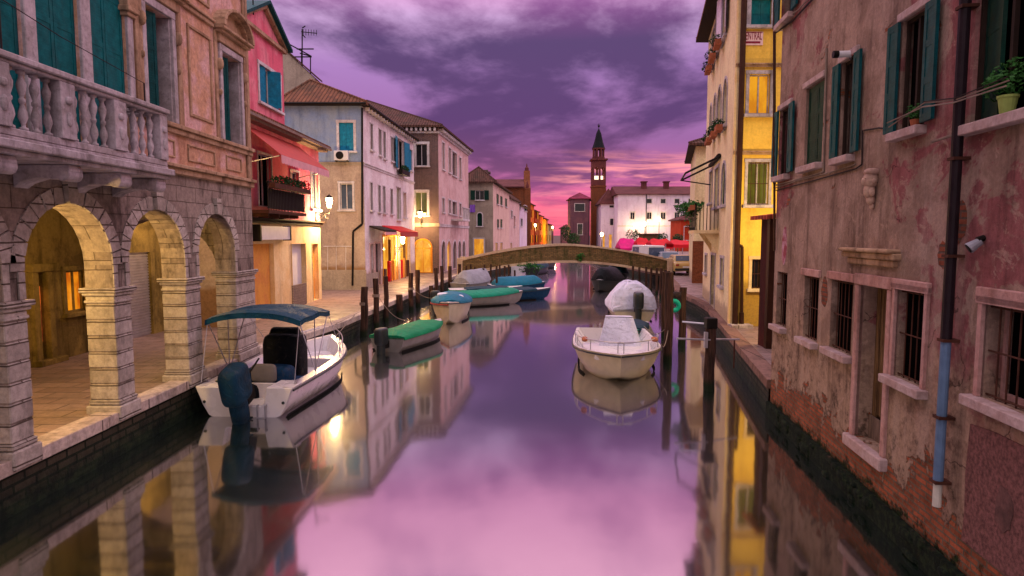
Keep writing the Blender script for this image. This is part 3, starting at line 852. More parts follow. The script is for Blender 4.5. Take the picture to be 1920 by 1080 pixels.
for k, (a, e) in enumerate(WN):
    w = MB(); f = .12
    w.box(a-f, a, -.02, .05, 5.7, 7.62, WF).box(e, e+f, -.02, .05, 5.7, 7.62, WF).box(a-f, e+f, -.02, .055, 7.622, 7.76, WF)
    w.box(a-.005, a+.03, -.27, .0, 5.7, 7.62, WF).box(e-.03, e+.004, -.27, .0, 5.7, 7.62, WF)
    win = w.build('window', M['marble'], palace, bevel=.008)
    MB().box(a, e, -.30, -.25, 5.7, 7.62, WF).build('pane', M['dark_void'], win)
    shutter_mb(WF, a+.02, .48, 5.74, 7.58, 20, -.22, 1).build('shutter', M['teal_dark'], win)
    # entablature and pediment
    b = MB(); b.box(a-.2, e+.2, -.02, .09, 7.78, 7.96, WF).box(a-.28, e+.28, -.02, .18, 7.962, 8.02, WF).box(a-.33, e+.33, -.02, .25, 8.022, 8.08, WF)
    c0 = (a+e)/2; R = (e-a)/2+.33
    N = 12
    if k == 1:
        hgt = .52
        for i in range(N):
            p, q = PI*i/N, PI*(i+1)/N
            def P_(t_, rr): return (c0+rr*math.cos(t_), 8.083+rr*math.sin(t_)*hgt/R)
            b.prism([P_(p, R), P_(q, R), P_(q, R-.1), P_(p, R-.1)], -.02, .27, WF, 'ac')
            b.prism([P_(p, R-.1), P_(q, R-.1), P_(q, R-.16), P_(p, R-.16)], -.02, .16, WF, 'ac')
        b.prism([(c0-R+.1, 8.083), (c0+R-.1, 8.083)]+[(c0+(R-.15)*math.cos(PI*i/N), 8.083+(R-.15)*math.sin(PI*i/N)*hgt/R) for i in range(1, N)], -.02, .05, WF, 'ac')
    else:
        b.prism([(c0-R, 8.083), (c0-R, 8.2), (c0-.05, 8.62), (c0+.05, 8.62), (c0+R, 8.2), (c0+R, 8.083), (c0, 8.45)], -.02, .25, WF, 'ac')
    b.build('pediment', M['palace_trim'], win, bevel=.01)
    for s_ in (a-.17, e+.17):
        MB().sell((s_, .05, 7.3), (.05, .09, .13), .8, .8, 10, 6, WF).build('corbel', M['palace_trim'], win, smooth=True)
        MB().sell((s_, .04, 6.7), (.035, .06, .07), .8, .8, 8, 5, WF).build('corbel', M['palace_trim'], win, smooth=True)
for k in range(2):
    a, e = WN[k]
    window(palace, WF, a, e, 9.6, 11.4, pane='dark_void', frame='marble', fw=.12, t=.26)
# wall mouldings
b = MB()
b.box(0, 15.87, -.02, .08, STR+.005, 4.86, WF).box(0, 15.89, -.02, .14, 4.862, 4.93, WF)
b.build('string_course', M['palace_trim'], palace, bevel=.01)
b = MB(); b.box(11.0, 15.87, -.02, .07, 5.50, 5.60, WF).box(11.0, 15.89, -.02, .12, 5.602, 5.68, WF)
b.build('sill_course', M['palace_trim'], palace, bevel=.01)
b = MB(); b.box(12.7, 14.05, -.02, .06, 8.0, 8.09, WF).box(12.7, 14.05, -.02, .1, 8.092, 8.14, WF)
b.box(0, 11.05, -.02, .08, 8.15, 8.3, WF).box(0, 11.05, -.02, .16, 8.302, 8.4, WF)
b.build('cornice', M['palace_trim'], palace, bevel=.01)
b = MB()
def panel(b, W, a0, a1, z0, z1, w=.06, d=.035):
    b.box(a0, a1, -.01, d, z0, z0+w, W).box(a0, a1, -.01, d, z1-w, z1, W).box(a0, a0+w, -.01, d, z0+w, z1-w, W).box(a1-w, a1, -.01, d, z0+w, z1-w, W)
for q in ((12.95, 13.95, 5.95, 7.75), (12.95, 13.95, 8.35, 9.6), (12.8, 13.95, 5.05, 5.38, .035, .03), (14.5, 15.3, 5.05, 5.38, .035, .03), (11.5, 12.3, 5.05, 5.38, .035, .03)):
    b = MB(); panel(b, WF, *q); b.build('wall_panel', M['palace_trim'], palace, bevel=.008)
for q in ((11.12, 11.34, .05, 5.69, 7.98), (12.5, 12.68, .04, 5.69, 7.98), (15.6, 15.86, .04, 4.94, 13.1), (14.1, 14.22, .035, 5.69, 7.98)):
    MB().box(q[0], q[1], -.02, q[2], q[3], q[4], WF).build('pilaster_strip', M['palace_trim'], palace, bevel=.01)
# balcony
bal = MB().box(4.4, 10.62, .0, .80, 4.50, 4.56, WF).box(4.4, 10.66, .0, .86, 4.562, 4.66, WF).box(4.4, 10.6, .0, .78, 4.662, 4.71, WF).build('balcony', M['marble'], palace, bevel=.012)
b = MB(); b.box(4.4, 10.6, .60, .80, 5.50, 5.545, WF).box(4.4, 10.62, .56, .84, 5.547, 5.62, WF)
b.box(10.38, 10.6, .0, .56, 5.50, 5.545, WF).box(10.36, 10.62, .0, .558, 5.547, 5.62, WF)
b.build('rail', M['marble'], bal, bevel=.012)
MB().box(4.4, 10.58, .62, .78, 4.712, 4.80, WF).build('plinth', M['marble'], bal, bevel=.008)
posts = [(4.85, 5.08), (5.95, 6.2), (7.08, 7.30), (8.1, 8.37), (9.18, 9.46), (10.35, 10.57)]
for a, e in posts:
    b = MB(); b.box(a, e, .59, .81, 4.803, 5.498, WF)
    c_ = (a+e)/2
    b.sell((c_, .815, 5.28), (.06, .03, .05), .8, .8, 10, 6, WF).sell((c_, .815, 5.05), (.05, .025, .09), .8, .8, 10, 6, WF)
    b.build('pedestal', M['marble'], bal, bevel=.01)
prof = [(.048, 0), (.048, .035), (.022, .05), (.024, .08), (.052, .16), (.046, .22), (.02, .31), (.036, .33), (.036, .365), (.02, .385), (.046, .475), (.052, .535), (.024, .615), (.022, .645), (.048, .66), (.048, .695)]
proto = None
for (a, e), (a2, e2) in zip(posts, posts[1:]):
    for i in range(4):
        s_ = e+(a2-e)*(i+.5)/4
        p = WF(s_, .70, 4.803)
        if proto is None:
            proto = MB().lathe(prof, (0, 0, 0), 12).build('baluster', M['marble'], None, smooth=True)
            proto.parent = bal; proto_off = proto.location.copy(); o = proto
        else:
            o = proto.copy(); COL.objects.link(o)
        o.location = p-palace.location+Vector((0, 0, 0))+proto_off
        o.parent = bal
for s_ in (4.9, 6.15, 7.3, 8.42, 9.52, 10.45):
    b = MB()
    b.prism([(0, 4.495), (.72, 4.495), (.74, 4.42), (.68, 4.33), (.52, 4.31), (.3, 4.33), (.1, 4.27), (0, 4.2)], s_-.13, s_+.13, WF, 'bc')
    b.cyl(WF(s_-.14, .64, 4.38), WF(s_+.14, .64, 4.38), .095, n=12)
    b.build('bracket', M['marble'], bal, bevel=.01)
# portico behind the arcade
WI = Wall((-10.5, -1), (-10.5, 19.9), (0, 5))
d1 = WI.rect(66, 94, 480, 655); g1 = WI.rect(122, 156, 488, 572)
d0_, z_d = d1[0], d1[3]
ops = [(d1[0], d1[1], QZ-.05, 2.75, False), (g1[0], g1[1], 1.75, 2.75, False), (d1[0]-2.6, d1[0]-1.6, QZ-.05, 2.75, False), (17.2, 19.6, QZ-.05, 3.1, False)]
b = MB(); facade(b, WI, 0, 20.9, QZ-.1, 4.5, ops, .3)
b.build('portico_wall', M['portico'], palace)
l_ = 0; b = MB(); b.add([(PX-.44, 0, 4.5), (PX-.44, 15.84, 4.5), (-10.5, 15.84, 4.5), (-10.5, 0, 4.5)], [(0, 1, 2, 3)])
for i in range(12): b.box(-10.48, PX-.46, .6+i*1.3, .75+i*1.3, 4.32, 4.495)
b.build('portico_ceiling', M['portico'], palace)
dr = MB(); a, e = d1[0], d1[1]
for x in (a, e): dr.box(x-.16, x+.02, -.28, .10, QZ+.0, 2.78, WI)
dr.box(a-.2, e+.2, -.02, .14, 2.782, 2.96, WI); dr.box(a-.2, e+.2, -.25, .22, QZ, QZ+.12, WI)
dr = dr.build('doorway', M['portico'], palace, bevel=.01)
MB().box(a+(e-a)*.05, a+(e-a)*.6, -.10, -.08, QZ+.5, 2.45, WI).build('display', M['lit_red'], dr)
MB().box(a, e, -.16, -.12, QZ, 2.74, WI).build('door', M['dark_void'], dr)
window(palace, WI, g1[0], g1[1], 1.75, 2.75, pane='lit_orange', frame='portico', fw=.1, t=.12, label='orange lit window inside the arcade')
sh = MB(); sh.box(17.21, 19.59, -.12, -.1, QZ, 3.1, WI)
for i in range(30): sh.box(17.21, 19.59, -.1, -.07, QZ+.05+i*.08, QZ+.1+i*.08, WI)
sh.build('roller_shutter', M['steel'], palace)
b = MB(); dw = MB()
NE = Wall((-10.5, 15.87), (PX-.45, 15.87))
facade(b, NE, 0, NE.L, QZ-.1, 4.5, [(.2, NE.L-.42, QZ-.05, 2.5, True)], .42, back=True)
b.build('end_arch', M['palace_stone'], palace)
LQ = (-7.85, 8.5)
lan = thing('ceiling_lantern', 'glowing lantern hanging under the arcade ceiling', 'lantern', (LQ[0], LQ[1], 4.49))
MB().cyl((*LQ, 4.48), (*LQ, 3.60), .012).lathe([(.03, .1), (.1, .06), (.11, .0)], (*LQ, 3.5)).build('lamp_cap', M['iron'], lan)
MB().lathe([(.09, 0), (.1, -.1), (.06, -.18)], (*LQ, 3.495)).build('lamp_glass', M['lamp_soft'], lan)
point('lantern_light', (*LQ, 3.2), 400, (1, .64, .18), .08, lan)
l2 = copy_tree(lan)
for o in l2.children:
    if o.type == 'LIGHT': o.data = o.data.copy(); o.data.energy = 150
l2.location = (-7.5, 11.5, 5.35); l2['label'] = 'second lantern under the arcade ceiling, behind the crown of the first arch'
l3 = copy_tree(l2); l3.location = (-9.1, 17.6, 5.5); l3['label'] = 'lantern in the passage beyond the end arch of the arcade'
for q in (lan, l2, l3): q['group'] = 'lanterns under the arcade'

# balcony safety wire
wire = MB().tube([WF(4.5, .5, 6.42), WF(7.6, .5, 6.32), WF(8.6, .5, 6.18), WF(10.5, .5, 6.02)], .006, 5).tube([WF(7.6, .5, 5.62), WF(7.6, .5, 6.32)], .012, 5).tube([WF(10.5, .5, 5.62), WF(10.5, .5, 6.02)], .012, 5)
tag(wire.build('wire', M['cable']), 'thin dark wire strung above the stone balcony rail', 'wire')

# ================================================================ pink house
A, B_, C_, D_ = (-13.5, 19.9), (-8.7, 19.9), (-8.65, 29.0), (-13.5, 29.0)
pk = thing('house', 'bright pink house with gabled dormer and cream ground floor beside the palace', 'house', (-11, 24.5, QZ-.05))
WP = Wall(B_, C_)
def wins(root, W, z0, z1, specs, mat, t=.18, s0=0, s1=None):
    ops = []; rec = []; s1 = W.L if s1 is None else s1
    for w in specs:
        st = dict(w[4]) if len(w) > 4 else {}
        a0, a1, c0, c1 = W.rect(*w[:4])
        if st.pop('floor', False): c0 = QZ+.04
        if st.get('arch'): c1 -= (a1-a0)/2
        ops.append((a0, a1, c0, c1, st.get('arch', False))); rec.append((a0, a1, c0, c1, st))
    fb = MB(); facade(fb, W, s0, s1, z0, z1, ops, t); o = fb.build('wall', M[mat], root)
    for a0, a1, c0, c1, st in rec: window(root, W, a0, a1, c0, c1, t=t, **st)
    return rec
wins(pk, WP, QZ-.05, 4.02, [(475, 515, 457, 590, dict(name='door', pane='orange_board', fw=0, sill=False, mull=False, frame='cream', floor=True, t=.18) if False else dict(name='door', pane='orange_board', fw=0, sill=False, mull=False, frame='cream', floor=True)),
     (547, 573, 457, 560, dict(name='door', pane='plastic_white', fw=.02, sill=False, mull=False, frame='cream', floor=True)),
     (586, 596, 457, 560, dict(name='door', pane='amber', fw=.02, sill=False, mull=False, frame='cream', floor=True))], 'cream')
wins(pk, WP, 4.02, 7.45, [(484, 509, 290, 388, dict(pane='dark_void', fw=.06, sill=False)), (545, 560, 322, 382, dict(pane='glass_blue', fw=.07)),
     (583, 597, 312, 392, dict(pane='glass_blue', fw=.08, shut=None))], 'pink')
b = MB(); body(b, [A, B_, C_, D_], QZ-.05, 7.45, skip=(1,)); b.build('wall', M['beige_house'], pk)
b = MB(); b.box(0, WP.L+.1, -.02, .10, 4.0, 4.12, WP).box(0, WP.L+.15, -.02, .22, 4.122, 4.18, WP); b.build('ledge', M['eave'], pk)
# lower pent roof in front of the dormer
b = MB()
b.hexa([WP(-.1, .45, 7.46), WP(WP.L+.4, .45, 7.46), WP(WP.L+.4, -1.2, 7.95), WP(-.1, -1.2, 7.95)], [WP(-.1, .45, 7.56), WP(WP.L+.4, .45, 7.56), WP(WP.L+.4, -1.2, 8.05), WP(-.1, -1.2, 8.05)])
b.hexa([WP(-.1, -1.2, 7.95), WP(WP.L+.4, -1.2, 7.95), WP(WP.L+.4, -4.8, 9.2), WP(-.1, -4.8, 9.2)], [WP(-.1, -1.2, 8.05), WP(WP.L+.4, -1.2, 8.05), WP(WP.L+.4, -4.8, 9.3), WP(-.1, -4.8, 9.3)])
rf = b.build('roof', M['tile'], pk)
b = MB(); b.box(-.1, WP.L+.42, .36, .50, 7.38, 7.47, WP).box(-.1, WP.L+.3, -.02, .34, 7.30, 7.44, WP); b.build('gutter', M['cable_pale'], rf)
# dormer
DX = -9.3
WD = Wall((DX, 22.6), (DX, 26.65))
dm = wins(pk, WD, 7.6, 11.0, [(486, 525, 133, 200, dict(pane='dark_void', fw=.11, shut=None))], 'pink')
a0, a1, c0, c1, _ = dm[0]
ww = [o for o in pk.children if o.name.startswith('window')][-1]
shutter_mb(WD, a0, (a1-a0)*.30, c0, c1, 8, -.1, 1).build('shutter', M['blue_teal'], ww)
shutter_mb(WD, a0+(a1-a0)*.5, (a1-a0)*.24, c0, c1, 60, -.12, 1).build('shutter', M['blue_teal'], ww)
shutter_mb(WD, a1, (a1-a0)*.45, c0, c1, 10, -.1, -1).build('shutter', M['blue_teal'], ww)
b = MB()
for s_, d_ in ((0, 0), (WD.L, 0)): b.add([WD(s_, 0, 7.6), WD(s_, -4, 7.6), WD(s_, -4, 11), WD(s_, 0, 11)], [(0, 1, 2, 3)])
mid = WD.L/2; gz = 12.0
b.add([WD(0, 0, 11), WD(WD.L, 0, 11), WD(mid, 0, gz)], [(0, 1, 2)])
b.add([WD(0, -4, 7.6), WD(WD.L, -4, 7.6), WD(WD.L, -4, 11), WD(mid, -4, gz), WD(0, -4, 11)], [(0, 1, 2, 3, 4)])
b.build('dormer_wall', M['pink'], pk)
b = MB(); b.box(-.15, WD.L+.15, -.02, .14, 10.92, 11.05, WD)
for s_ in (-1, 1):
    e = mid+s_*(mid+.15)
    b.prism([(e, 11.0), (e, 11.17), (mid, gz+.17), (mid, gz)], -.02, .16, WD, 'ac')
b.build('pediment', M['palace_trim'], pk)
b = MB()
for s_ in (-1, 1):
    e = mid+s_*(mid+.3)
    b.prism([(e, 11.02), (e, 11.14), (mid, gz+.30), (mid, gz+.175)], -4.1, .32, WD, 'ac')
b.build('dormer_roof', M['teal_dark'], pk)
# pink house balcony with flowers, awning
pb = MB().box(.9, 4.6, 0, .85, 4.30, 4.40, WP)
pb = pb.build('balcony', M['rust'], pk)
for i in range(4): MB().box(1.2+i*.95, 1.32+i*.95, 0, .7, 4.19, 4.298, WP).build('bracket', M['rust'], pb)
g = MB()
for i in range(26): s_ = .93+i*.144; g.cyl(WP(s_, .82, 4.4), WP(s_, .82, 5.3), .012, n=5)
for i in range(6): s_ = .05+i*.14; g.cyl(WP(4.55, s_, 4.4), WP(4.55, s_, 5.3), .012, n=5)
g.box(.9, 4.6, .78, .86, 5.28, 5.33, WP).box(4.52, 4.6, 0, .78, 5.28, 5.33, WP); g.box(.92, 4.5, .80, .815, 4.45, 5.1, WP)
g.build('railing', M['iron'], pb)
fb = thing('flower_box', 'long planter of red flowers and leaves on the pink house balcony rail', 'flower box', WP(2.6, .95, 5.2))
MB().box(.95, 4.5, .86, 1.06, 5.12, 5.28, WP).build('planter', M['rust'], fb)
MB().leaves(WP(2.7, .92, 5.42), (.18, 1.75, .17), 420, .06).build('foliage', M['leaf_dark'], fb)
MB().leaves(WP(2.7, .98, 5.43), (.17, 1.75, .17), 70, .045).leaves(WP(4.4, .9, 5.42), (.22, .25, .2), 90, .05).build('flowers', M['flower'], fb)
aw = thing('awning', 'faded red canvas awning slanting out over the pink house balcony', 'awning', WP(3.4, .1, 6.2))
s0a, s1a = 1.0, 6.3
MB().hexa([WP(s0a, .04, 7.12), WP(s1a, .04, 7.12), WP(s1a, 1.25, 6.15), WP(s0a, 1.25, 6.15)], [WP(s0a, .04, 7.15), WP(s1a, .04, 7.15), WP(s1a, 1.25, 6.18), WP(s0a, 1.25, 6.18)]).build('canvas', M['awning'], aw)
b = MB(); n = 22
for i in range(n):
    a_, e_ = s0a+(s1a-s0a)*i/n, s0a+(s1a-s0a)*(i+1)/n
    b.add([WP(a_, 1.26, 6.17), WP(e_, 1.26, 6.17), WP(e_, 1.27, 5.93), WP((a_+e_)/2, 1.275, 5.88), WP(a_, 1.27, 5.93)], [(0, 1, 2, 3, 4)])
b.build('valance', M['awning_pink'], aw)
for q in (s0a+.02, s1a-.02): MB().tube([WP(q, .05, 5.9), WP(q, 1.2, 6.14)], .02).build('arm', M['steel'], aw)
# shop sign box above the boarded door
sg = thing('shop_sign', 'blank pale box sign over the orange door of the pink house', 'sign', WP(3, .1, 3.5))
MB().box(1.6, 4.35, .02, .3, 3.42, 3.9, WP).build('box', M['plastic_white'], sg, bevel=.01)
MB().box(1.5, 1.598, .02, .32, 3.38, 3.94, WP).box(4.352, 4.44, .02, .32, 3.38, 3.94, WP).build('frame', M['iron'], sg)
b = MB(); a0, a1, c0, c1 = WP.rect(547, 573, 520, 560)
b.box(a0, a1, .0, .03, QZ, 1.6, WP)
for i in range(9): b.box(a0, a1, .03, .05, QZ+.06+i*.1, QZ+.1+i*.1, WP)
b.build('door_grille', M['cable_pale'], pk)

def wall_lantern(W, s, z, arm, label, watt, group='wall lanterns', glow='lamp_glow'):
    r = thing('wall_lantern', label, 'lantern', W(s, 0, z-.6), 0, group)
    b = MB(); b.tube([W(s, .0, z-.45), W(s, arm, z-.45), W(s, arm, z-.25)], .022)
    pts = [W(s, arm*(.15+.75*i/14), z-.62+.12*math.sin(i*.9)) for i in range(15)]
    b.tube(pts, .013); b.tube([W(s, .02, z-.85), W(s, arm*.35, z-.62), W(s, arm*.75, z-.47)], .015)
    b.box(s-.06, s+.06, 0, .03, z-.95, z-.3, W)
    b.build('bracket', M['iron'], r)
    MB().lathe([(.05, -.27), (.06, -.24), (.04, -.22)], W(s, arm, z), 8).build('lamp_foot', M['iron'], r)
    MB().lathe([(.17, .2), (.1, .3), (.03, .34), (.01, .4)], W(s, arm, z), 8).build('lamp_cap', M['iron'], r)
    MB().lathe([(.08, -.215), (.15, .195)], W(s, arm, z), 8).build('lamp_glass', M[glow], r)
    point('lantern_light', W(s, arm+.02, z-.55), watt, (1, .62, .24), .12, r)
    return r
wall_lantern(WP, 8.45, 5.0, .62, 'glowing lantern on a scroll bracket at the corner of the pink house', 1100)
pole = MB().tube([WD(.9, .1, 11.4), WD(.9, .1, 14.5)], .025)
tag(pole.build('aerial_pole', M['iron']), 'thin bare pole rising behind the pink gable beside the palace', 'pole')

# ================================================================ grey gable behind, with aerials
root = thing('house', 'plain grey gable wall rising between the pink and the white house', 'house', (-16, 47, QZ))
GW = Wall((-20, 46.6), (-9.5, 46.6))
sA, zA = GW.hit(536, 96); sB, zB = GW.hit(590, 146)
b = MB(); lo = [GW(0, 0, QZ), GW(sB, 0, QZ), GW(sB, 0, zB), GW(sA, 0, zA), GW(0, 0, zA+1.6)]
b.hexa(lo, [p+Vector((0, 1.3, 0)) for p in lo]); b.build('wall', M['grey_plaster'], root)
b = MB(); b.prism([(0, zA+1.62), (sA, zA+.02), (sB+.15, zB-.02), (sB+.15, zB+.1), (sA, zA+.14), (0, zA+1.75)], .12, -1.35, GW, 'ac'); b.build('roof', M['tile_dark'], root)
ant = thing('television_aerial', 'dark television aerial on a mast above the grey gable', 'aerial', GW(GW.hit(565, 125)[0], -.3, 15.5))
def gpx(px, py, d=-.3):
    s_, z_ = GW.hit(px, py); return GW(s_, d, z_)
MB().tube([gpx(564, 128), gpx(564, 52)], .05).build('mast', M['iron'], ant)
b = MB().tube([gpx(562, 57), gpx(592, 60)], .03)
for i, x in enumerate((566, 571, 576, 581, 586, 591)): b.tube([gpx(x, 52+.3*i), gpx(x, 64)], .022)
b.tube([gpx(564, 50), gpx(570, 46)], .04).tube([gpx(564, 62), gpx(570, 68)], .04)
b.build('antenna', M['iron'], ant)
fr = MB()
for a_, e_ in (((578, 138), (578, 102)), ((580, 102), (558, 96)), ((536, 78), (580, 102)), ((561, 120), (561, 88)), ((552, 88), (584, 88)), ((546, 103), (580, 103)), ((536, 76), (536, 92))):
    fr.tube([gpx(*a_, -.5), gpx(*e_, -.5)], .045)
tag(fr.build('roof_frame', M['iron']), 'dark metal pergola frame on the roof beside the aerial', 'frame')

# ================================================================ white / blue-grey house
Bc = gp(685, 543); Cc = (-7.02, 46.3)
poly = [(-11.8, Bc[1]), Bc, Cc, (-11.8, 46.3)]
side = []
for x0, x1, y0, y1 in ((694, 698.5, 233, 281), (710, 714.5, 243, 291), (718.5, 722.5, 248, 297), (733, 737, 258, 302)): side.append((x0, x1, y0, y1, dict(pane='glass', fw=.05, shut='closed', smat='grey_wood', sill=True)))
side.append((744, 757, 262, 318, dict(pane='dark_void', fw=.08, shut='open', smat='blue_teal')))
side.append((767, 772.5, 281, 320, dict(pane='glass', fw=.05, shut='closed', smat='blue_teal')))
for x0, x1, y0, y1 in ((694, 698, 343, 394), (709, 713, 348, 397), (718, 722, 350, 399), (732, 736, 355, 401)): side.append((x0, x1, y0, y1, dict(pane='glass', fw=.05, shut='closed', smat='grey_wood')))
side += [(744, 751, 352, 412, dict(pane='lit_yellow', fw=.06)), (756, 761, 362, 408, dict(pane='lit_amber', fw=.06))]
side += [(694, 700, 458, 535, dict(name='shop_window', pane='glass', fw=.08, sill=False, frame='lilac_plaster', floor=True)), (703, 713, 456, 535, dict(name='shop_window', pane='glass', fw=.08, sill=False, frame='lilac_plaster', floor=True)),
         (718, 745, 442, 525, dict(name='shop_window', pane='lit_shop', fw=.06, sill=False, frame='amber', floor=True)), (750, 768, 442, 515, dict(name='shop_window', pane='lit_shop', fw=.08, sill=False, frame='cream', floor=True))]
front = [(636, 663, 230, 283, dict(pane='glass', fw=.13, shut='closed', smat='blue_teal')), (638, 661, 344, 393, dict(pane='glass_blue', fw=.10))]
wh, Ws = house('white corner house with blue-grey end wall and grey downpipe beside the lantern', 'house', None, poly, 10.35, {0: front, 1: side},
               {'body': 'white_house', 0: 'blue_house', 1: 'white_house'}, dict(h=1.75, over=.35, mat='tile', ridge=((-11.15, 36.2), (-10.4, 44))))
WW, WS = Ws[0], Ws[1]
b = MB(); s0 = 0
b.box(0, WW.L+.03, -.01, .035, QZ-.05, 7.2, WW); 
bb = MB()
a0, a1, c0, c1 = WW.rect(638, 661, 344, 393); F_ = .12
for (p, q, r_, s_) in ((0, a0-F_, QZ-.05, 7.2), (a1+F_, WW.L+.03, QZ-.05, 7.2), (a0-F_, a1+F_, QZ-.05, c0-.12), (a0-F_, a1+F_, c1+.13, 7.2)): bb.box(p, q, -.01, .035, r_, s_, WW)
bb.build('lower_wall', M['beige_house'], wh)
band(wh, WW, 0, WW.L+.05, 7.2, 7.36, .06, 'grey_plaster'); band(wh, WS, 0, WS.L, 7.2, 7.34, .05, 'white_trim')
b = MB(); b.box(0, WW.L+.08, .036, .10, QZ-.04, 1.75, WW).box(0, 2.4, -.01, .05, QZ-.04, 1.5, WS); b.build('dado', M['grey_plaster'], wh)
def ppx(W, px, py, d=.12):
    s_, z_ = W.hit(px, py); return W(s_, d, z_)
MB().tube([ppx(WW, 680, 203), ppx(WW, 680, 420), ppx(WW, 663, 434), ppx(WW, 662, 535)], .055, 8).build('downpipe', M['iron'], wh)
b = MB()
b.tube([ppx(WW, 607, 462, .06), ppx(WW, 660, 462, .06)], .022)
for x in (615, 631, 649): b.tube([ppx(WW, x, 462, .06), ppx(WW, x, 512, .06)], .02)
b.build('trellis', M['white_trim'], wh)
hip = [o for o in wh.children if o.name.startswith('roof')][0]
for i in range(20): MB().box(.3+i*.62, .42+i*.62, .02, .3, 10.05, 10.22, WS).build('bracket', M['white_trim'], hip)
b = MB().tube([WS(0, .36, 10.3), WS(WS.L, .36, 10.3)], .06).tube([WW(0, .36, 10.3), WW(WW.L+.3, .36, 10.3)], .06); b.build('gutter', M['iron'], wh)
ac = thing('air_conditioner', 'white air conditioner on the blue-grey wall under the turquoise shutter', 'air conditioner', ppx(WW, 645, 303, .1))
a0, a1, c0, c1 = WW.rect(630, 656, 284, 302)
MB().box(a0, a1, .1, .42, c0, c1, WW).build('casing', M['plastic_white'], ac, bevel=.015)
MB().lathe([(.2, 0), (.2, .015), (.05, .03)], (0, 0, 0), 16, Frame(WW(a0+.3, .425, (c0+c1)/2), WW.ex, WW.ez, WW.ey)).build('fan', M['iron'], ac)
MB().box(a0+.05, a0+.09, .0, .4, c0-.06, c0-.002, WW).box(a1-.09, a1-.05, .0, .4, c0-.06, c0-.002, WW).build('bracket', M['iron'], ac)
for k_, (sa, sb) in enumerate((WS.rect(718, 745, 442, 525)[:2], WS.rect(750, 768, 442, 515)[:2])):
    for i in range(3):
        s_ = sa+(sb-sa)*(i+.5)/3; hh = random.uniform(.8, 1.5)
        MB().box(s_-.28, s_+.22, -.15, .02, QZ+.04, QZ+hh, WS).build('display_stand', M[('rust', 'tent_red', 'orange_board')[(i+k_) % 3]], wh, bevel=.02)
    MB().box((sa+sb)/2-.05, (sa+sb)/2+.05, -.12, .03, QZ, 3.3, WS).build('door_post', M['old_wood'], wh)
fl = thing('flower_box', 'dark planter under the turquoise shutters of the white house', 'flower box', ppx(WS, 750, 325, .2))
a0, a1, c0, c1 = WS.rect(744, 757, 318, 326)
MB().box(a0-.1, a1+.1, .15, .4, c0-.1, c1-.05, WS).build('planter', M['iron'], fl)
MB().leaves(WS((a0+a1)/2, .3, c1+.05), (.25, .8, .2), 120, .08).build('foliage', M['leaf_dark'], fl)
aw2 = thing('awning', 'red fabric canopy over the lit shop front of the white house', 'awning', ppx(WS, 735, 430, .5))
a0, a1, c0, c1 = WS.rect(716, 752, 425, 436)
MB().hexa([WS(a0, .02, c1), WS(a1, .02, c1), WS(a1, 1.1, c1-.35), WS(a0, 1.1, c1-.35)], [WS(a0, .02, c1+.05), WS(a1, .02, c1+.05), WS(a1, 1.1, c1-.3), WS(a0, 1.1, c1-.3)]).build('canvas', M['tent_red'], aw2)
MB().box(a0, a1, 1.08, 1.11, c1-.62, c1-.35, WS).build('valance', M['awning'], aw2)
aw3 = thing('awning', 'dark rolled awning above the shop windows at the corner of the white house', 'awning', ppx(WS, 703, 430, .5))
a0, a1, c0, c1 = WS.rect(692, 715, 425, 436)
MB().hexa([WS(a0, .02, c1-.05), WS(a1, .02, c1-.05), WS(a1, .9, c1-.3), WS(a0, .9, c1-.3)], [WS(a0, .02, c1+.05), WS(a1, .02, c1+.05), WS(a1, .9, c1-.2), WS(a0, .9, c1-.2)]).build('canvas', M['awning_dark'], aw3)
MB().box(a0, a1, .85, .92, c1-.45, c1-.302, WS).build('valance', M['awning_pink'], aw3)
shl = wall_lantern(WS, 6.6, 3.25, .5, 'small bright lamp under the red canopy of the shop', 320)

# ================================================================ brown brick house
Bb = (-5.45, 48.0); Cb = gp(878, 440+3480/61.5) ; Cb = (-4.15, 61.5)
poly = [(-14, 48.0), Bb, Cb, (-14, 61.5)]
front = [(780, 801, 270, 311, dict(pane='glass', fw=.16)), (779, 801, 360, 404, dict(pane='lit_yellow', fw=.16)), (778, 808, 450, 512, dict(name='shop_window', pane='lit_shop', arch=True, fw=.12, sill=False, mull=True, frame='amber', floor=True))]
side = []
for y0, y1 in ((0, 0), (1, 1)):
    for x0, x1, ya, yb in ((829, 833, 268, 318), (841, 845, 278, 324), (848, 856, 286, 330), (861, 864.5, 296, 336)):
        if y0: ya, yb = 440-(440-ya)*.36-6, 440-(440-yb)*.36+2
        side.append((x0, x1, ya, yb, dict(pane='glass', fw=.12, mull=False)))
for x0, x1, c in ((828, 834.5, 'dark_void'), (838, 845, 'lit_shop'), (849.5, 855.5, 'dark_void'), (859, 864, 'dark_void'), (867, 872, 'dark_void')):
    side.append((x0, x1, 452, 498, dict(name='shop_window', pane=c, arch=True, fw=.14, sill=False, mull=False, frame='white_trim', floor=True, label=None)))
bh, Ws = house('brown brick house with white framed windows and a row of narrow arches', 'house', None, poly, 11.55, {0: front, 1: side},
               {'body': 'brown_brick', 0: 'brown_brick', 1: 'lilac_plaster'}, dict(h=3.3, over=.45, mat='tile_dark', ridge=((-12.2, 55), (-11.2, 58))))
WB, WBS = Ws[0], Ws[1]
b = MB()
for i in range(26): b.box(WB.L-.3-i*.34, WB.L-.14-i*.34, .0, .35, 11.2, 11.42, WB)
for i in range(34): b.box(.2+i*.4, .36+i*.4, .0, .35, 11.2, 11.42, WBS)
b.box(0, WB.L+.1, -.01, .1, 11.05, 11.198, WB).box(0, WBS.L+.1, -.01, .1, 11.05, 11.198, WBS)
b.build('cornice', M['white_trim'], bh)
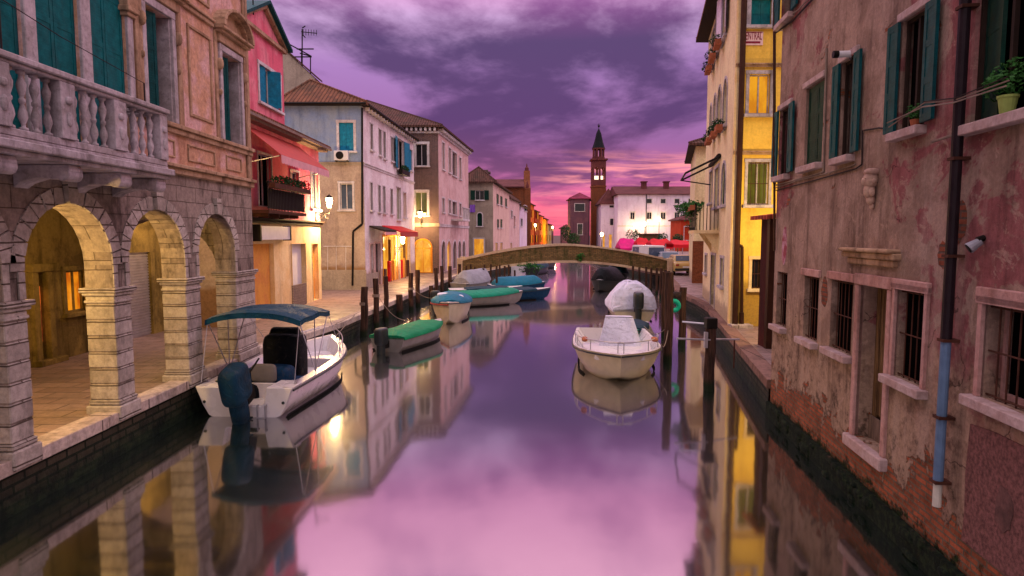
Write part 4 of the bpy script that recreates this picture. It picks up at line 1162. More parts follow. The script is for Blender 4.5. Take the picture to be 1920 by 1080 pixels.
band(bh, WB, WB.L-8, WB.L+.05, 4.2, 4.45, .07, 'grey_plaster'); band(bh, WBS, 0, WBS.L, 4.2, 4.4, .07, 'white_trim')
b = MB(); a0, a1, c0, c1 = WBS.rect(846, 860, 405, 432)
b.box(a0, a1, 0, 1.0, 4.75, 4.9, WBS)
bb = b.build('balcony', M['white_trim'], bh); b = MB()
for i in range(20): s_ = a0+.05+(a1-a0-.1)*i/19; b.cyl(WBS(s_, .95, 4.9), WBS(s_, .95, 5.8), .02, n=5)
b.box(a0, a1, .9, 1.0, 5.8, 5.86, WBS); b.build('railing', M['white_trim'], bb)
wall_lantern(WB, WB.hit(791, 403)[0], WB.hit(791, 403)[1], .9, 'glowing lantern on the brick end wall of the brown house', 420)

# ================================================================ farther left row
poly = [(-5.2, 66.5), (-1.95, 66.5), (-.35, 84), (-5.2, 84)]
front = [(891, 908, 357, 375, dict(pane='glass', fw=0, shut='open', smat='green_dark')), (895, 904, 399, 424, dict(pane='green_dark', fw=.1, arch=True, mull=False)), (889, 907, 448, 476, dict(name='doorway', pane='lit_amber', fw=.12, sill=False, floor=True, mull=False))]
side = [(931, 935.5, 364, 383, dict(pane='glass', fw=0, shut='closed', smat='green_dark')), (938, 942.5, 368, 385, dict(pane='glass', fw=0, shut='closed', smat='green_dark')), (947, 951, 372, 388, dict(pane='glass', fw=0, shut='closed', smat='green_dark')),
        (932, 936, 411, 427, dict(pane='glass', fw=0, shut='closed', smat='green_dark')), (938, 942, 411, 427, dict(pane='glass', fw=0, shut='closed', smat='green_dark')),
        (929, 933, 455, 475, dict(pane='lit_amber', fw=.05, sill=False)), (938, 942, 455, 475, dict(pane='lit_amber', fw=.05, sill=False))]
h4, Ws = house('low grey plastered house with green shutters and brick chimney behind the bridge end', 'house', 'houses along the far left bank', poly, 9.0, {0: front, 1: side},
               {'body': 'grey_plaster', 0: 'grey_plaster', 1: 'grey_pink'}, dict(h=1.7, over=.4, mat='tile_dark'))
rf = [o for o in h4.children if o.name.startswith('roof')][0]
p = atY(909, 338, 69)
MB().box(p.x-.45, p.x+.45, 69, 69.9, 9.0, 10.1).box(p.x-.6, p.x+.6, 68.85, 70.05, 10.102, 10.3).box(p.x-.35, p.x+.35, 69.1, 69.8, 10.302, 10.5).build('chimney', M['brown_brick'], rf)
cw = Wall((-5.2, 66.5), (-1.95, 66.5)); s_, z_ = cw.hit(881, 384); s2, z2 = cw.hit(891, 398)
b = MB(); rows = [[cw(s_+(s2-s_)*i/8, .12+.05*math.sin(i*1.6+q*.4), z_+(z2-z_)*q/5) for i in range(9)] for q in range(6)]
rows2 = [[p+Vector((0, .03, 0)) for p in r_] for r_ in rows]
b.grid(rows).grid(rows2); tag(b.build('hanging_cloth', M['purple_cloth']), 'purple cloth hung on the wall of the low grey house', 'cloth')
root, Ws = house('narrow rosy house with a small balcony in the far left row', 'house', 'houses along the far left bank', [(-5.0, 84.5), (-.45, 84.5), (1.1, 96), (-5, 96)], 8.4,
     {1: [(958, 961, 395, 408, dict(fw=.08)), (963, 966, 405, 425, dict(fw=.08, pane='red', mull=False)), (957, 960, 455, 475, dict(pane='lit_amber', fw=.05, sill=False))]}, 'lilac_plaster', dict(h=2.4, over=.3, mat='tile_dark'))
root, Ws = house('pale grey house with one dark attic window below the church roof', 'house', 'houses along the far left bank', [(-4.6, 96.5), (1.15, 96.5), (2.5, 108), (-4.6, 108)], 8.0,
     {1: [(972, 976, 380, 392, dict(fw=.1)), (983, 988, 386, 396, dict(fw=.1, pane='dark_void', mull=False)), (976, 980, 410, 424, dict(fw=.1))]}, 'piazza_white', dict(h=1.2, over=.3, mat='tile_dark'))
# church with stepped gable
ch = thing('church', 'old church with dark brown roof and tall spiked brick gable over the left row', 'church', (-2, 114, QZ))
gx, gy = 3.0, 112.0
b = MB(); b.box(-14, gx-.9, gy-1.5, gy+10, QZ, 11.6); b.build('wall', M['tower_brick'], ch)
b = MB(); b.hexa([(-14, gy-2, 11.62), (gx-.9, gy-2, 11.62), (gx-.9, gy+4, 13.3), (-14, gy+4, 13.3)], [(-14, gy-2, 11.8), (gx-.9, gy-2, 11.8), (gx-.9, gy+4, 13.5), (-14, gy+4, 13.5)])
b.hexa([(-14, gy+4, 13.3), (gx-.9, gy+4, 13.3), (gx-.9, gy+10.4, 11.6), (-14, gy+10.4, 11.6)], [(-14, gy+4, 13.5), (gx-.9, gy+4, 13.5), (gx-.9, gy+10.4, 11.8), (-14, gy+10.4, 11.8)])
b.build('roof', M['tile_far'], ch)
b = MB(); prof = [(gy-1.6, QZ), (gy+10.2, QZ), (gy+10.2, 11.5), (gy+7, 12.3), (gy+5.6, 13.2), (gy+4.6, 15.0), (gy+3.6, 15.0), (gy+2.4, 13.2), (gy+1, 12.3), (gy-1.6, 11.5)]
b.add([(gx-.88, y, z_) for y, z_ in prof]+[(gx+.2, y, z_) for y, z_ in prof], [list(range(10)), list(range(19, 9, -1))]+[(i, (i+1) % 10, 10+(i+1) % 10, 10+i) for i in range(10)])
b.build('gable', M['tower_brick'], ch)
MB().lathe([(.35, 0), (.35, .5), (.15, .7), (.05, 1.3)], (gx-.35, gy+4.1, 15.0), 8).lathe([(.2, 0), (.2, .4), (.03, 1.0)], (gx-.35, gy+10, 11.5), 8).lathe([(.25, 0), (.25, .5), (.03, 1.3)], (gx-.35, gy-1.2, 11.5), 8).build('pinnacle', M['tower_dark'], ch)

rowspec = [('orange', 'tall orange lit house just past the church gable', 3.4, 124, 134, 9.6, 'tile_far'), ('red', 'rust red house in the far lit row', 4.8, 134.3, 144, 8.6, 'tile_far'), ('orange', 'lower orange house with pale door in the far lit row', 6.2, 144.3, 154, 7.9, 'tile_far'),
           ('amber', 'amber yellow house in the far lit row', 8.0, 154.3, 166, 7.4, 'tile_far'), ('pale', 'pale yellow low house near the canal bend', 9.6, 166.3, 176, 6.2, 'tile_far'), ('dusk', 'mauve house in shade at the end of the left row', 11.0, 176.5, 189, 5.4, 'tile_far')]
for mat_, lab, x, y0, y1, z1, rm in rowspec:
    poly = [(x-8, y0), (x, y0), (x+1.2, y1), (x-8, y1)]
    root, Ws = house(lab, 'house', 'houses along the far left bank', poly, z1, {}, mat_, dict(h=1.3, over=.35, mat=rm))
    Wl = Wall(poly[1], poly[2]); Wq = Wall(poly[0], poly[1])
    for k in range(3):
        for zz in (2.0, 4.6) if z1 < 8.5 else (2.0, 4.6, 7.0):
            a_ = 1.2+k*(Wl.L-2)/3
            w_ = MB().box(a_, a_+1.0, -.02, .05, zz, zz+1.5, Wl).build('window', M['dark_void' if (k+int(zz)) % 3 else 'lit_amber'], root)
    MB().box(Wq.L-1.6, Wq.L-.7, -.02, .05, z1-2.6, z1-1.2, Wq).build('window', M['dark_void'], root)

# ================================================================ bell tower
TX, TY = 20.0, 150.0; tw = 1.55
bt = thing('bell_tower', 'tall brick bell tower with lit belfry and dark spire', 'bell tower', (TX, TY, QZ))
def tz(y): return H0+(440-y)*TY/F0*1.0
b = MB(); b.box(TX-tw, TX+tw, TY-tw, TY+tw, QZ, tz(352)); b.box(TX-tw-.12, TX+tw+.12, TY-tw-.12, TY+tw+.12, tz(353), tz(350))
b.box(TX-tw-.1, TX-tw+.45, TY-tw-.1, TY-tw+.4, QZ, tz(355)).box(TX+tw-.45, TX+tw+.1, TY-tw-.1, TY-tw+.4, QZ, tz(355))
b.build('shaft', M['tower_brick'], bt)
WTf = Wall((TX-tw, TY-tw), (TX+tw, TY-tw)); z0, z1 = tz(349.5), tz(304)
WTs = [WTf, Wall((TX-tw, TY+tw), (TX-tw, TY-tw), (0, TY)), Wall((TX+tw, TY-tw), (TX+tw, TY+tw), (40, TY)), Wall((TX+tw, TY+tw), (TX-tw, TY+tw), (TX, 300))]
b = MB()
for Wt in WTs: facade(b, Wt, 0, Wt.L, z0, z1, [(.45, 1.45, z0+1.3, z0+3.6, True), (1.9, 2.9, z0+1.3, z0+3.6, True)], .35, back=True)
b.add([(TX-tw, TY-tw, z1), (TX+tw, TY-tw, z1), (TX+tw, TY+tw, z1), (TX-tw, TY+tw, z1)], [(0, 1, 2, 3)])
b.build('belfry', M['tower_dark'], bt)
MB().box(TX-tw+.4, TX+tw-.4, TY+.4, TY+.5, z0+1.2, z0+2.3).build('belfry_lamp', M['belfry_glow'], bt)
point('belfry_light', (TX, TY-.3, z0+1.6), 260, (1, .75, .5), .2, bt)
b = MB(); b.box(TX-tw-.35, TX+tw+.35, TY-tw-.35, TY+tw+.35, z1+.01, z1+.35); b.build('cornice', M['tower_dark'], bt)
b = MB(); zc = z1+.36
for i in range(8):
    a_ = PI*i/4+PI/8; b.cyl((TX+1.2*math.cos(a_), TY+1.2*math.sin(a_), zc), (TX+1.2*math.cos(a_), TY+1.2*math.sin(a_), zc+2.2), .2, n=6)
b.lathe([(1.5, 2.2), (1.55, 2.5)], (TX, TY, zc), 8).lathe([(1.45, 0), (1.45, .5)], (TX, TY, zc), 8)
b.build('lantern_storey', M['tower_dark'], bt)
b = MB(); b.lathe([(1.5, 2.5), (1.0, 4.0), (.55, 6.0), (.12, tz(246)-zc)], (TX, TY, zc), 8); b.build('spire', M['spire'], bt)
MB().cyl((TX, TY, tz(247)), (TX, TY, tz(236)), .07).sell((TX, TY, tz(241)), (.25, .25, .25), 1, 1, 8, 6).box(TX-.4, TX+.4, TY-.05, TY+.05, tz(239), tz(238.3)).build('finial', M['iron'], bt)

# ================================================================ beyond the canal, right bank
def px_house(label, x0, x1, ytop, Y, depth, mat, roofm, rh, wins_=(), group=None, over=.4, cat='house', name='house'):
    a = atY(x0, ytop, Y); b_ = atY(x1, ytop, Y)
    poly = [(a.x, Y), (b_.x, Y), (b_.x+.15*depth, Y+depth), (a.x+.02*depth, Y+depth)]
    rd = dict(h=rh, over=over, mat=roofm)
    if b_.x-a.x > 14: rd['ridge'] = ((a.x-.3, Y+depth/2), (b_.x+.15*depth, Y+depth/2))
    return house(label, cat, group, poly, a.z, {0: list(wins_)}, mat, rd, name=name)
g_ = 'buildings round the far right square'
px_house('tall dark mauve house with maroon roof left of the bell tower', 1070, 1104, 372, 140, 9, 'dusk_dark', 'tile_maroon', 1.3, [(1078, 1096, 382, 396, dict(fw=.1, pane='glass', mull=False)), (1083, 1092, 420, 440, dict(fw=.1, pane='glass', mull=False))], g_)
px_house('small dark house with low roof where the canal bends away', 1054, 1069, 428, 165, 8, 'dusk', 'tile_far', 1.0, (), g_)
px_house('low pale house with brown lean roof beside the bell tower', 1127, 1156, 382, 136, 8, 'piazza_white', 'tile_far', 3.2,
    [(1143, 1151, 385, 389, dict(fw=.05, mull=False)), (1144, 1150, 410, 422, dict(fw=.1, mull=False)), (1130, 1134, 440, 468, dict(name='doorway', pane='lit_amber', fw=.1, sill=False, mull=False)), (1142, 1147, 440, 468, dict(name='doorway', pane='lit_amber', fw=.1, sill=False, mull=False))], g_)
ws_ = []
for x in (1213, 1239, 1265, 1291): ws_ += [(x, x+9, 373, 381, dict(fw=.12, mull=False)), (x, x+9, 398, 411, dict(fw=.12))]
ws_ += [(1182, 1190, 398, 411, dict(fw=.2)), (1317, 1326, 398, 411, dict(fw=.12)), (1317, 1326, 373, 381, dict(fw=.12, mull=False))]
pz, Ws = px_house('long pale lilac three storey building closing the far square', 1159, 1360, 364, 130, 12, 'piazza_white', 'tile_far', 1.9, ws_, g_, .5, 'building', 'building')
Wz = Ws[0]; band(pz, Wz, 0, Wz.L, Wz.hit(1200, 425)[1], Wz.hit(1200, 422.5)[1], .08); b = MB()
s_, _ = Wz.hit(1211.5, 400); b.tube([Wz(s_, .1, 2), Wz(s_, .1, 11.8)], .08, 5); b.build('downpipe', M['iron'], pz)
rf = [o for o in pz.children if o.name.startswith('roof')][0]
for x in (1208, 1250):
    p = atY(x, 350, 134); MB().box(p.x-.5, p.x+.5, 134, 135, 12.4, 14.4).box(p.x-.65, p.x+.65, 133.8, 135.2, 14.41, 14.65).build('chimney', M['tower_dark'], rf)
px_house('red walled building at the right of the far square', 1277, 1330, 412, 112, 8, 'red', 'tile_far', 1.2, [(1283, 1294, 425, 450, dict(fw=.1, pane='red', mull=False))], g_)

# plaza lamps
def street_lamp(x, ytop, Y, label, watt):
    p = atY(x, ytop, Y)
    r = thing('street_lamp', label, 'street lamp', (p.x, Y, QZ), 0, 'lamps on the far square')
    MB().lathe([(.16, 0), (.14, .3), (.07, .4), (.05, p.z-QZ-.4), (.09, p.z-QZ-.35)], (p.x, Y, QZ), 8).build('post', M['iron'], r)
    MB().lathe([(.14, -.35), (.3, .1), (.22, .3), (.05, .4)], (p.x, Y, p.z), 8).build('lamp_head', M['lamp_glow'], r)
    point('lamp_light', (p.x, Y-.1, p.z-.75), watt, (1, .72, .36), .3, r)
street_lamp(1191, 424, 128.4, 'bright lamp at the left of the pale building, over the magenta canvas', 150)
street_lamp(1209, 420, 128.3, 'bright lamp in the middle of the lit square', 220)
street_lamp(1236, 412, 128.2, 'tallest bright lamp on the square, right of the others', 320)
street_lamp(1128.5, 440, 128, 'small lamp by the doors beside the bell tower', 500)
# warm lamp lighting the far orange row
wl = Wall((3.4, 124), (4.6, 134))
r = thing('street_lamp', 'warm street lamp on the far left bank before the orange houses', 'street lamp', (3.6, 106, QZ), 0, 'lamps on the far left bank')
MB().lathe([(.14, 0), (.12, .3), (.06, .4), (.05, 4.2)], (4.2, 116, QZ), 8).build('post', M['iron'], r)
MB().lathe([(.1, -.3), (.22, .1), (.05, .3)], (4.2, 116, 5.3), 8).build('lamp_head', M['lamp_soft'], r)
point('lamp_light', (4.6, 116.2, 4.6), 2200, (1, .5, .14), .3, r)
r2 = copy_tree(r); r2.location = (r.location.x+5.4, r.location.y+36, QZ); r2['label'] = 'second warm lamp farther along the left bank by the amber house'

# market tents and kiosk
def tent(px0, px1, ytop, yeave, Y, depth, mat, label, z0=QZ):
    a = atY(px0, yeave, Y); b_ = atY(px1, yeave, Y); zt = atY(px0, ytop, Y+depth/2).z
    r = thing('market_tent', label, 'market tent', ((a.x+b_.x)/2, Y+depth/2, z0), 0, 'market tents beyond the bridge')
    x0, x1, ze = a.x, b_.x, a.z; m = Y+depth/2
    n = max(3, int((x1-x0)/.6)); rows = []
    for i in range(n+1):
        x = x0+(x1-x0)*i/n; sg = .08*math.sin(i*PI/1.5); k = .12 if 0 < i < n else .0
        ze2 = ze-.05*abs(math.sin(i*1.7))
        rows.append([Vector((x, Y-.05, ze2-.35)), Vector((x, Y, ze2)), Vector((x, Y+depth*.25, ze+(zt-ze)*.42+sg*.4)), Vector((x+(.3 if i == 0 else -.3 if i == n else 0), m, zt+sg)), Vector((x, Y+depth*.75, ze+(zt-ze)*.42)), Vector((x, Y+depth, ze2)), Vector((x, Y+depth+.05, ze2-.35))])
    MB().grid(rows).add(rows[0], [(1, 2, 3, 4, 5)]).add(rows[-1], [(1, 2, 3, 4, 5)]).build('canopy', M[mat], r, recalc=False)
    for x in (x0+.1, x1-.1):
        for y in (Y+.1, Y+depth-.1): MB().cyl((x, y, z0), (x, y, ze), .05, n=6).build('leg', M['steel'], r)
tent(1163, 1196, 447, 465, 80, 4, 'tent_magenta', 'magenta market tent, leftmost, just over the bridge parapet')
tent(1197, 1222, 446, 462, 78, 4, 'tent_red', 'crimson market tent between the magenta one and the long red one')
tent(1223, 1262, 448, 460, 74, 4, 'tent_red', 'long red market tent above the parked white van')
tent(1263, 1300, 450, 458, 68, 4, 'tent_red', 'rightmost red market tent beside the brick corner')
ks = thing('kiosk', 'brown boarded kiosk under the square lamps behind the red tents', 'kiosk', (22, 104, QZ))
a = atY(1205, 438, 100); b_ = atY(1237, 438, 100)
MB().box(a.x, b_.x, 100, 103, QZ, a.z-.2).build('cabin', M['old_wood'], ks); MB().box(a.x-.2, b_.x+.2, 99.7, 103.3, a.z-.199, a.z).build('roof', M['rust'], ks)
for x, y, Yp, s_ in ((1187, 440, 96, 1.1), (1243, 445, 98, .8), (1271, 446, 96, .8)):
    p = atY(x, y, Yp); r = thing('tree', {1187: 'small dark round tree left of the square lamps', 1243: 'small dark bush right of the kiosk', 1271: 'small dark bush before the red building'}[x], 'tree', (p.x, Yp, QZ))
    MB().cyl((p.x, Yp, QZ), (p.x, Yp, p.z-.4*s_), .09, .05).build('trunk', M['old_wood'], r)
    MB().leaves((p.x, Yp, p.z), (s_, s_, s_*.8), 260, .16).build('crown', M['leaf_dark'], r)
p = atY(1076, 452, 128); r = thing('tree', 'dark tree by the water left of the bell tower', 'tree', (p.x, 128, QZ))
MB().cyl((p.x, 128, QZ), (p.x, 128, 1.8), .15, .1).build('trunk', M['old_wood'], r)
MB().leaves((p.x, 128, 2.6), (1.4, 1.2, 1.4), 500, .2).leaves((p.x-1.6, 128.5, 4.0), (1.0, 1, 1.6), 300, .2).build('crown', M['leaf_dark'], r)

# ================================================================ bridge
br = thing('bridge', 'low brick footbridge with pale coping arching over the canal', 'bridge', (3.6, 47.5, 0))
bx0, bx1, by0, by1 = -3.75, 11.35, 46.0, 49.2
def btop(x): q = (x-3.8)/7.6; return 1.78+1.12*(1-abs(q)**1.7)
def bsof(x): q = (x-3.8)/6.6; return .82+.78*(1-min(1, abs(q))**2)
N = 40
xs = [bx0+(bx1-bx0)*i/N for i in range(N+1)]
for y, dy in ((by0, .28), (by1-.28, .28)):
    b = MB()
    for x0, x1 in zip(xs, xs[1:]):
        b.hexa([(x0, y, bsof(x0)), (x1, y, bsof(x1)), (x1, y+dy, bsof(x1)), (x0, y+dy, bsof(x0))], [(x0, y, btop(x0)-.1), (x1, y, btop(x1)-.1), (x1, y+dy, btop(x1)-.1), (x0, y+dy, btop(x0)-.1)])
    b.build('parapet', M['bridge'], br, recalc=True)
    b = MB()
    for x0, x1 in zip(xs, xs[1:]):
        b.hexa([(x0, y-.08, btop(x0)-.098), (x1-.01, y-.08, btop(x1)-.098), (x1-.01, y+dy+.08, btop(x1)-.098), (x0, y+dy+.08, btop(x0)-.098)], [(x0, y-.08, btop(x0)+.03), (x1-.01, y-.08, btop(x1)+.03), (x1-.01, y+dy+.08, btop(x1)+.03), (x0, y+dy+.08, btop(x0)+.03)])
    b.build('coping', M['bridge_cap'], br)
    b = MB()
    for x0, x1 in zip(xs[1:-1], xs[2:-1]):
        b.hexa([(x0, y-.03, bsof(x0)-.01), (x1, y-.03, bsof(x1)-.01), (x1, y+.05, bsof(x1)-.01), (x0, y+.05, bsof(x0)-.01)], [(x0, y-.03, bsof(x0)+.16), (x1, y-.03, bsof(x1)+.16), (x1, y+.05, bsof(x1)+.16), (x0, y+.05, bsof(x0)+.16)])
    b.build('arch_ring', M['bridge_cap'], br)
b = MB()
for x0, x1 in zip(xs, xs[1:]):
    b.hexa([(x0, by0+.27, bsof(x0)+.002), (x1, by0+.27, bsof(x1)+.002), (x1, by1-.27, bsof(x1)+.002), (x0, by1-.27, bsof(x0)+.002)], [(x0, by0+.27, btop(x0)-.85), (x1, by0+.27, btop(x1)-.85), (x1, by1-.27, btop(x1)-.85), (x0, by1-.27, btop(x0)-.85)])
b.build('deck', M['bridge'], br)
for x in (bx0, bx1):
    for y in (by0-.10, by1-.32): MB().box(x-.2, x+.2, y, y+.42, QZ, 1.92).build('end_pillar', M['bridge_cap'], br, bevel=.03)
for nm, c, r_, k in (('ivy clump hanging from the left haunch of the bridge', (1.3, 45.85, 1.35), (1.0, .3, .35), 220), ('small tuft of weeds at the crown of the bridge', (4.9, 45.9, 2.1), (.35, .15, .3), 60)):
    v_ = MB().leaves(c, r_, k, .09, .3).build('ivy', M['leaf'], None); tag(v_, nm, 'plant')
cable = MB().tube([Vector((7.0+.9*i, 45.8, 1.9-.045*i*i*.2)) for i in range(6)], .02)

# ================================================================ yellow house (right)
A_ = gp(1450, 612); Bc = gp(1367, 612); Dd = (9.02, 30.2)
poly = [(14.5, Bc[1]-.0), Bc, Dd, (16, 30.2)]
front = [(1408, 1446, -2, 48, dict(pane='glass_blue', shut='closed', smat='teal', frame='marble', fw=.13)),
         (1404, 1443, 139, 214, dict(pane='lit_amber', frame='marble', fw=.10)),
         (1401, 1441, 304, 384, dict(pane='lit_yellow', frame='marble', fw=.09, grille=True)),
         (1409, 1429, 486, 541, dict(pane='glass', frame='cream', fw=.09, grille=True, mull=False))]
side = []
for x0, x1, y0, y1, st in ((1356, 1364, -20, 70, dict(shut='open', smat='piazza_white')), (1343, 1350.5, 25, 98, dict(shut='closed', smat='grey_wood')), (1335.5, 1341, 60, 122, {}), 
                           (1356.5, 1364, 150, 236, dict(arch=True)), (1346, 1352.5, 165, 244, dict(arch=True)), (1338.5, 1343, 180, 250, dict(arch=True)), (1331.5, 1335, 198, 262, dict(arch=True)),
                           (1354, 1361, 306, 384, dict(arch=True, shut='closed', smat='green_dark')), (1341, 1348, 316, 388, dict(pane='lit_yellow')), (1331, 1336, 322, 380, dict(pane='dark_void')),
                           (1351.5, 1357, 484, 536, dict(mull=False)), (1322.5, 1326, 478, 512, dict(mull=False)), (1333.5, 1341, 478, 570, dict(name='door', pane='green_dark', sill=False, mull=False, floor=True))):
    st = dict(st); st.setdefault('pane', 'glass'); st.setdefault('fw', .09); st.setdefault('frame', 'marble'); side.append((x0, x1, y0, y1, st))
yh, Ws = house('tall yellow house on the right with brown downpipes and cream canal side', 'house', None, poly, 12.65, {0: front, 1: side},
               {'body': 'yellow', 0: 'yellow', 1: 'cream_side'}, dict(h=2, over=.55, mat='tile'))
YF, YS = Ws[0], Ws[1]
for y in (287, 123): z_ = YF.hit(1420, y)[1]; band(yh, YF, 0, YF.L+.02, z_-.05, z_+.05, .05, 'palace_trim')
b = MB().box(-.02, .28, -.02, .03, QZ, 3.0, YS).box(YF.L-.12, YF.L+.01, -.02, .03, QZ, 12.4, YF).box(0, .16, -.02, .03, 3.0, 12.4, YS); b.build('corner_quoin', M['cream'], yh)
MB().tube([YF(YF.L-.13, .14, 12.2), YF(YF.L-.13, .14, QZ)], .085, 10).build('downpipe', M['pipe_brown'], yh)
MB().tube([ppx(YF, 1379, 459), ppx(YF, 1389, 462), ppx(YF, 1388, 612)], .05, 8).tube([ppx(YF, 1388, 585), ppx(YF, 1388, 612)], .075, 8).build('downpipe', M['pipe_brown'], yh)
MB().box(YF.L-.6, YF.L+.05, -.01, .45, QZ, QZ+.1, YF).build('door_step', M['coping'], yh)
a0, a1, c0, c1 = YF.rect(1389, 1430, 60, 85)
sgn = thing('street_sign', 'small pink-white sign with dark red lettering on the yellow wall', 'sign', YF((a0+a1)/2, .02, c0))
MB().box(a0, a1, .01, .03, c0, c1, YF).build('board', M['sign_white'], sgn)
MB().box(a0+.08, a1-.02, .031, .036, c0+.05, c0+.11, YF).box(a0+.02, a1-.02, .031, .036, c1-.03, c1-.012, YF).build('underline', M['sign_red'], sgn)
fc = bpy.data.curves.new('lettering', 'FONT'); fc.body = 'CENTRAL'; fc.size = .33; fc.extrude = .003; fc.align_x = 'CENTER'
fo = bpy.data.objects.new('tmp', fc); COL.objects.link(fo)
dg = bpy.context.evaluated_depsgraph_get(); me = bpy.data.meshes.new_from_object(fo.evaluated_get(dg)); bpy.data.objects.remove(fo)
me.materials.clear(); me.materials.append(M['sign_red']); me.name = 'lettering'
lt = bpy.data.objects.new('lettering', me); COL.objects.link(lt); lt.parent = sgn
lt.matrix_local = Matrix.Translation(YF((a0+a1)/2, .036, c0+.16)-sgn.location) @ Matrix(((-YF.ex.x if YF.ex.x < 0 else YF.ex.x, 0, 0, 0), (0, 0, -1, 0), (0, 1, 0, 0), (0, 0, 0, 1)))
wd_ = max(v_.co.x for v_ in me.vertices)-min(v_.co.x for v_ in me.vertices); k = (a1-a0-.08)/wd_
for v_ in me.vertices: v_.co.x *= k
# flower boxes and balcony on the canal side
for i, (x, y, w_) in enumerate(((1357, 82, .8), (1346, 108, .9), (1338.5, 130, 1.0), (1360, 240, .7), (1349, 252, .8), (1339, 264, 1.0))):
    s_, z_ = YS.hit(x, y)
    f_ = thing('flower_box', ['planter under the nearest top floor window of the yellow house', 'planter under the second top floor window of the yellow house', 'planter under the third top floor window of the yellow house',
        'planter under the nearest middle floor window of the yellow house', 'planter under the second middle floor window of the yellow house', 'planter under the third middle floor window of the yellow house'][i], 'flower box', YS(s_, .3, z_), 0, 'flower boxes on the yellow house')
    MB().box(s_-w_/2, s_+w_/2, .12, .34, z_-.12, z_+.08, YS).build('planter', M['terracotta'], f_)
    MB().leaves(YS(s_, .26, z_+.14), (.22, w_/2, .2), 150, .06).build('foliage', M['leaf_dark'], f_)
a0, a1, c0, c1 = YS.rect(1330, 1350, 385, 440)
a0, a1 = YS.hit(1349, 420)[0], YS.hit(1333, 420)[0]
zb = YS.hit(1340, 432)[1]
by = MB().box(a0, a1, 0, .9, zb-.12, zb, YS).prism([(0, zb-.122), (.5, zb-.122), (.1, zb-.7), (0, zb-.9)], a0+.2, a0+.45, YS, 'bc').prism([(0, zb-.122), (.5, zb-.122), (.1, zb-.7), (0, zb-.9)], a1-.45, a1-.2, YS, 'bc').build('balcony', M['cream'], yh)
b = MB()
for i in range(24): s_ = a0+.04+(a1-a0-.08)*i/23; b.cyl(YS(s_, .86, zb), YS(s_, .86, zb+.95), .012, n=4)
for s2 in (a0+.04, a1-.04):
    for i in range(7): b.cyl(YS(s2, .05+i*.13, zb), YS(s2, .05+i*.13, zb+.95), .012, n=4)
b.box(a0, a1, .83, .89, zb+.95, zb+.99, YS).box(a0+.03, a1-.03, .845, .87, zb+.12, zb+.9, YS); b.build('railing', M['iron'], by)
f_ = thing('potted_plants', 'leafy green plants spilling over the balcony of the yellow house', 'plants', YS((a0+a1)/2, .8, zb+1))
MB().box(a0+.1, a1-.1, .86, 1.05, zb+.75, zb+.93, YS).build('planter', M['terracotta'], f_)
MB().leaves(YS((a0+a1)/2, .95, zb+1.0), (.28, (a1-a0)/2, .22), 420, .07, .3).leaves(YS(a1-.5, 1.1, zb+1.0), (.45, .6, .25), 200, .07, .3).leaves(YS(a0+.5, .98, zb+.9), (.3, .4, .35), 140, .06, .5).leaves(YS((a0+a1)/2+.3, .95, zb+.45), (.15, .5, .5), 130, .05, .3).build('foliage', M['leaf'], f_)
arm = thing('awning', 'folded awning with dark arms over the balcony of the yellow house', 'awning', YS((a0+a1)/2, 0, zb+2.6))
MB().cyl(YS(a0, .08, zb+2.7), YS(a1, .08, zb+2.7), .09).build('roller', M['awning_dark'], arm)
MB().tube([YS(a1, .05, zb+2.68), YS(a1, 1.25, zb+2.1)], .04).tube([YS(a0, .05, zb+2.68), YS(a0, 1.25, zb+2.1)], .04).tube([YS(a0, 1.25, zb+2.1), YS(a1, 1.25, zb+2.1)], .035).tube([YS(a1, .05, zb+1.9), YS(a1, 1.25, zb+2.1)], .025).build('arm', M['iron'], arm)
# hidden corner lamp that lights the yellow wall
WC = Wall((8.6, 15.2), (9.4, 15.2), (8.8, 30))

# lower house behind the yellow one
Bq = gp(1299, 531); poly = [(15.5, Bq[1]), (Bq[0], Bq[1]), (Bq[0]+2.2, Bq[1]+9), (17.5, Bq[1]+9)]
rh, Ws = house('lower beige house with rounded eave corner behind the yellow house', 'house', None, poly, 8.9, {0: [], 1: []}, 'cream_side', dict(h=1.2, over=.45, mat='tile_dark'))
WQ = Ws[0]
b = MB(); zq = WQ.hit(1310, 452)[1]; s_ = WQ.hit(1322, 500)[0]; b.box(0, WQ.L+.06, -.02, .06, QZ-.04, zq, WQ); b.build('brick_base', M['tower_brick'], rh)

# lean-to beside the near building
lt_ = thing('lean_to', 'narrow maroon lean-to with red tiled roof between the near house and the yellow house', 'shed', (7.6, 16.8, QZ))
lx = 6.50
b = MB().box(lx, 8.6, 16.2, 16.75, QZ-.04, 4.0); b.build('wall', M['maroon'], lt_)
MB().box(lx-.04, lx+.14, 16.1, 16.26, QZ, 4.0).box(lx+.2, lx+.28, 16.12, 16.2, QZ, 3.95).build('downpipe', M['pipe_brown'], lt_)
MB().hexa([(lx-.2, 15.9, 3.98), (8.8, 15.9, 4.25), (8.8, 17.0, 4.25), (lx-.2, 17.0, 3.98)], [(lx-.2, 15.9, 4.08), (8.8, 15.9, 4.4), (8.8, 17.0, 4.4), (lx-.2, 17.0, 4.08)]).build('roof', M['tile_red'], lt_)
al = thing('wall_lantern', 'lantern behind the lean-to lighting the yellow wall', 'lantern', (7.6, 17.0, 4.6), 0, 'wall lanterns')
MB().tube([(7.6, 16.8, 3.0), (7.6, 16.8, 4.9), (7.6, 17.3, 4.9), (7.6, 17.3, 4.75)], .025).build('bracket', M['iron'], al)
MB().lathe([(.08, -.2), (.15, .15), (.03, .3)], (7.6, 17.3, 4.55), 8).build('lamp_glass', M['lamp_soft'], al)
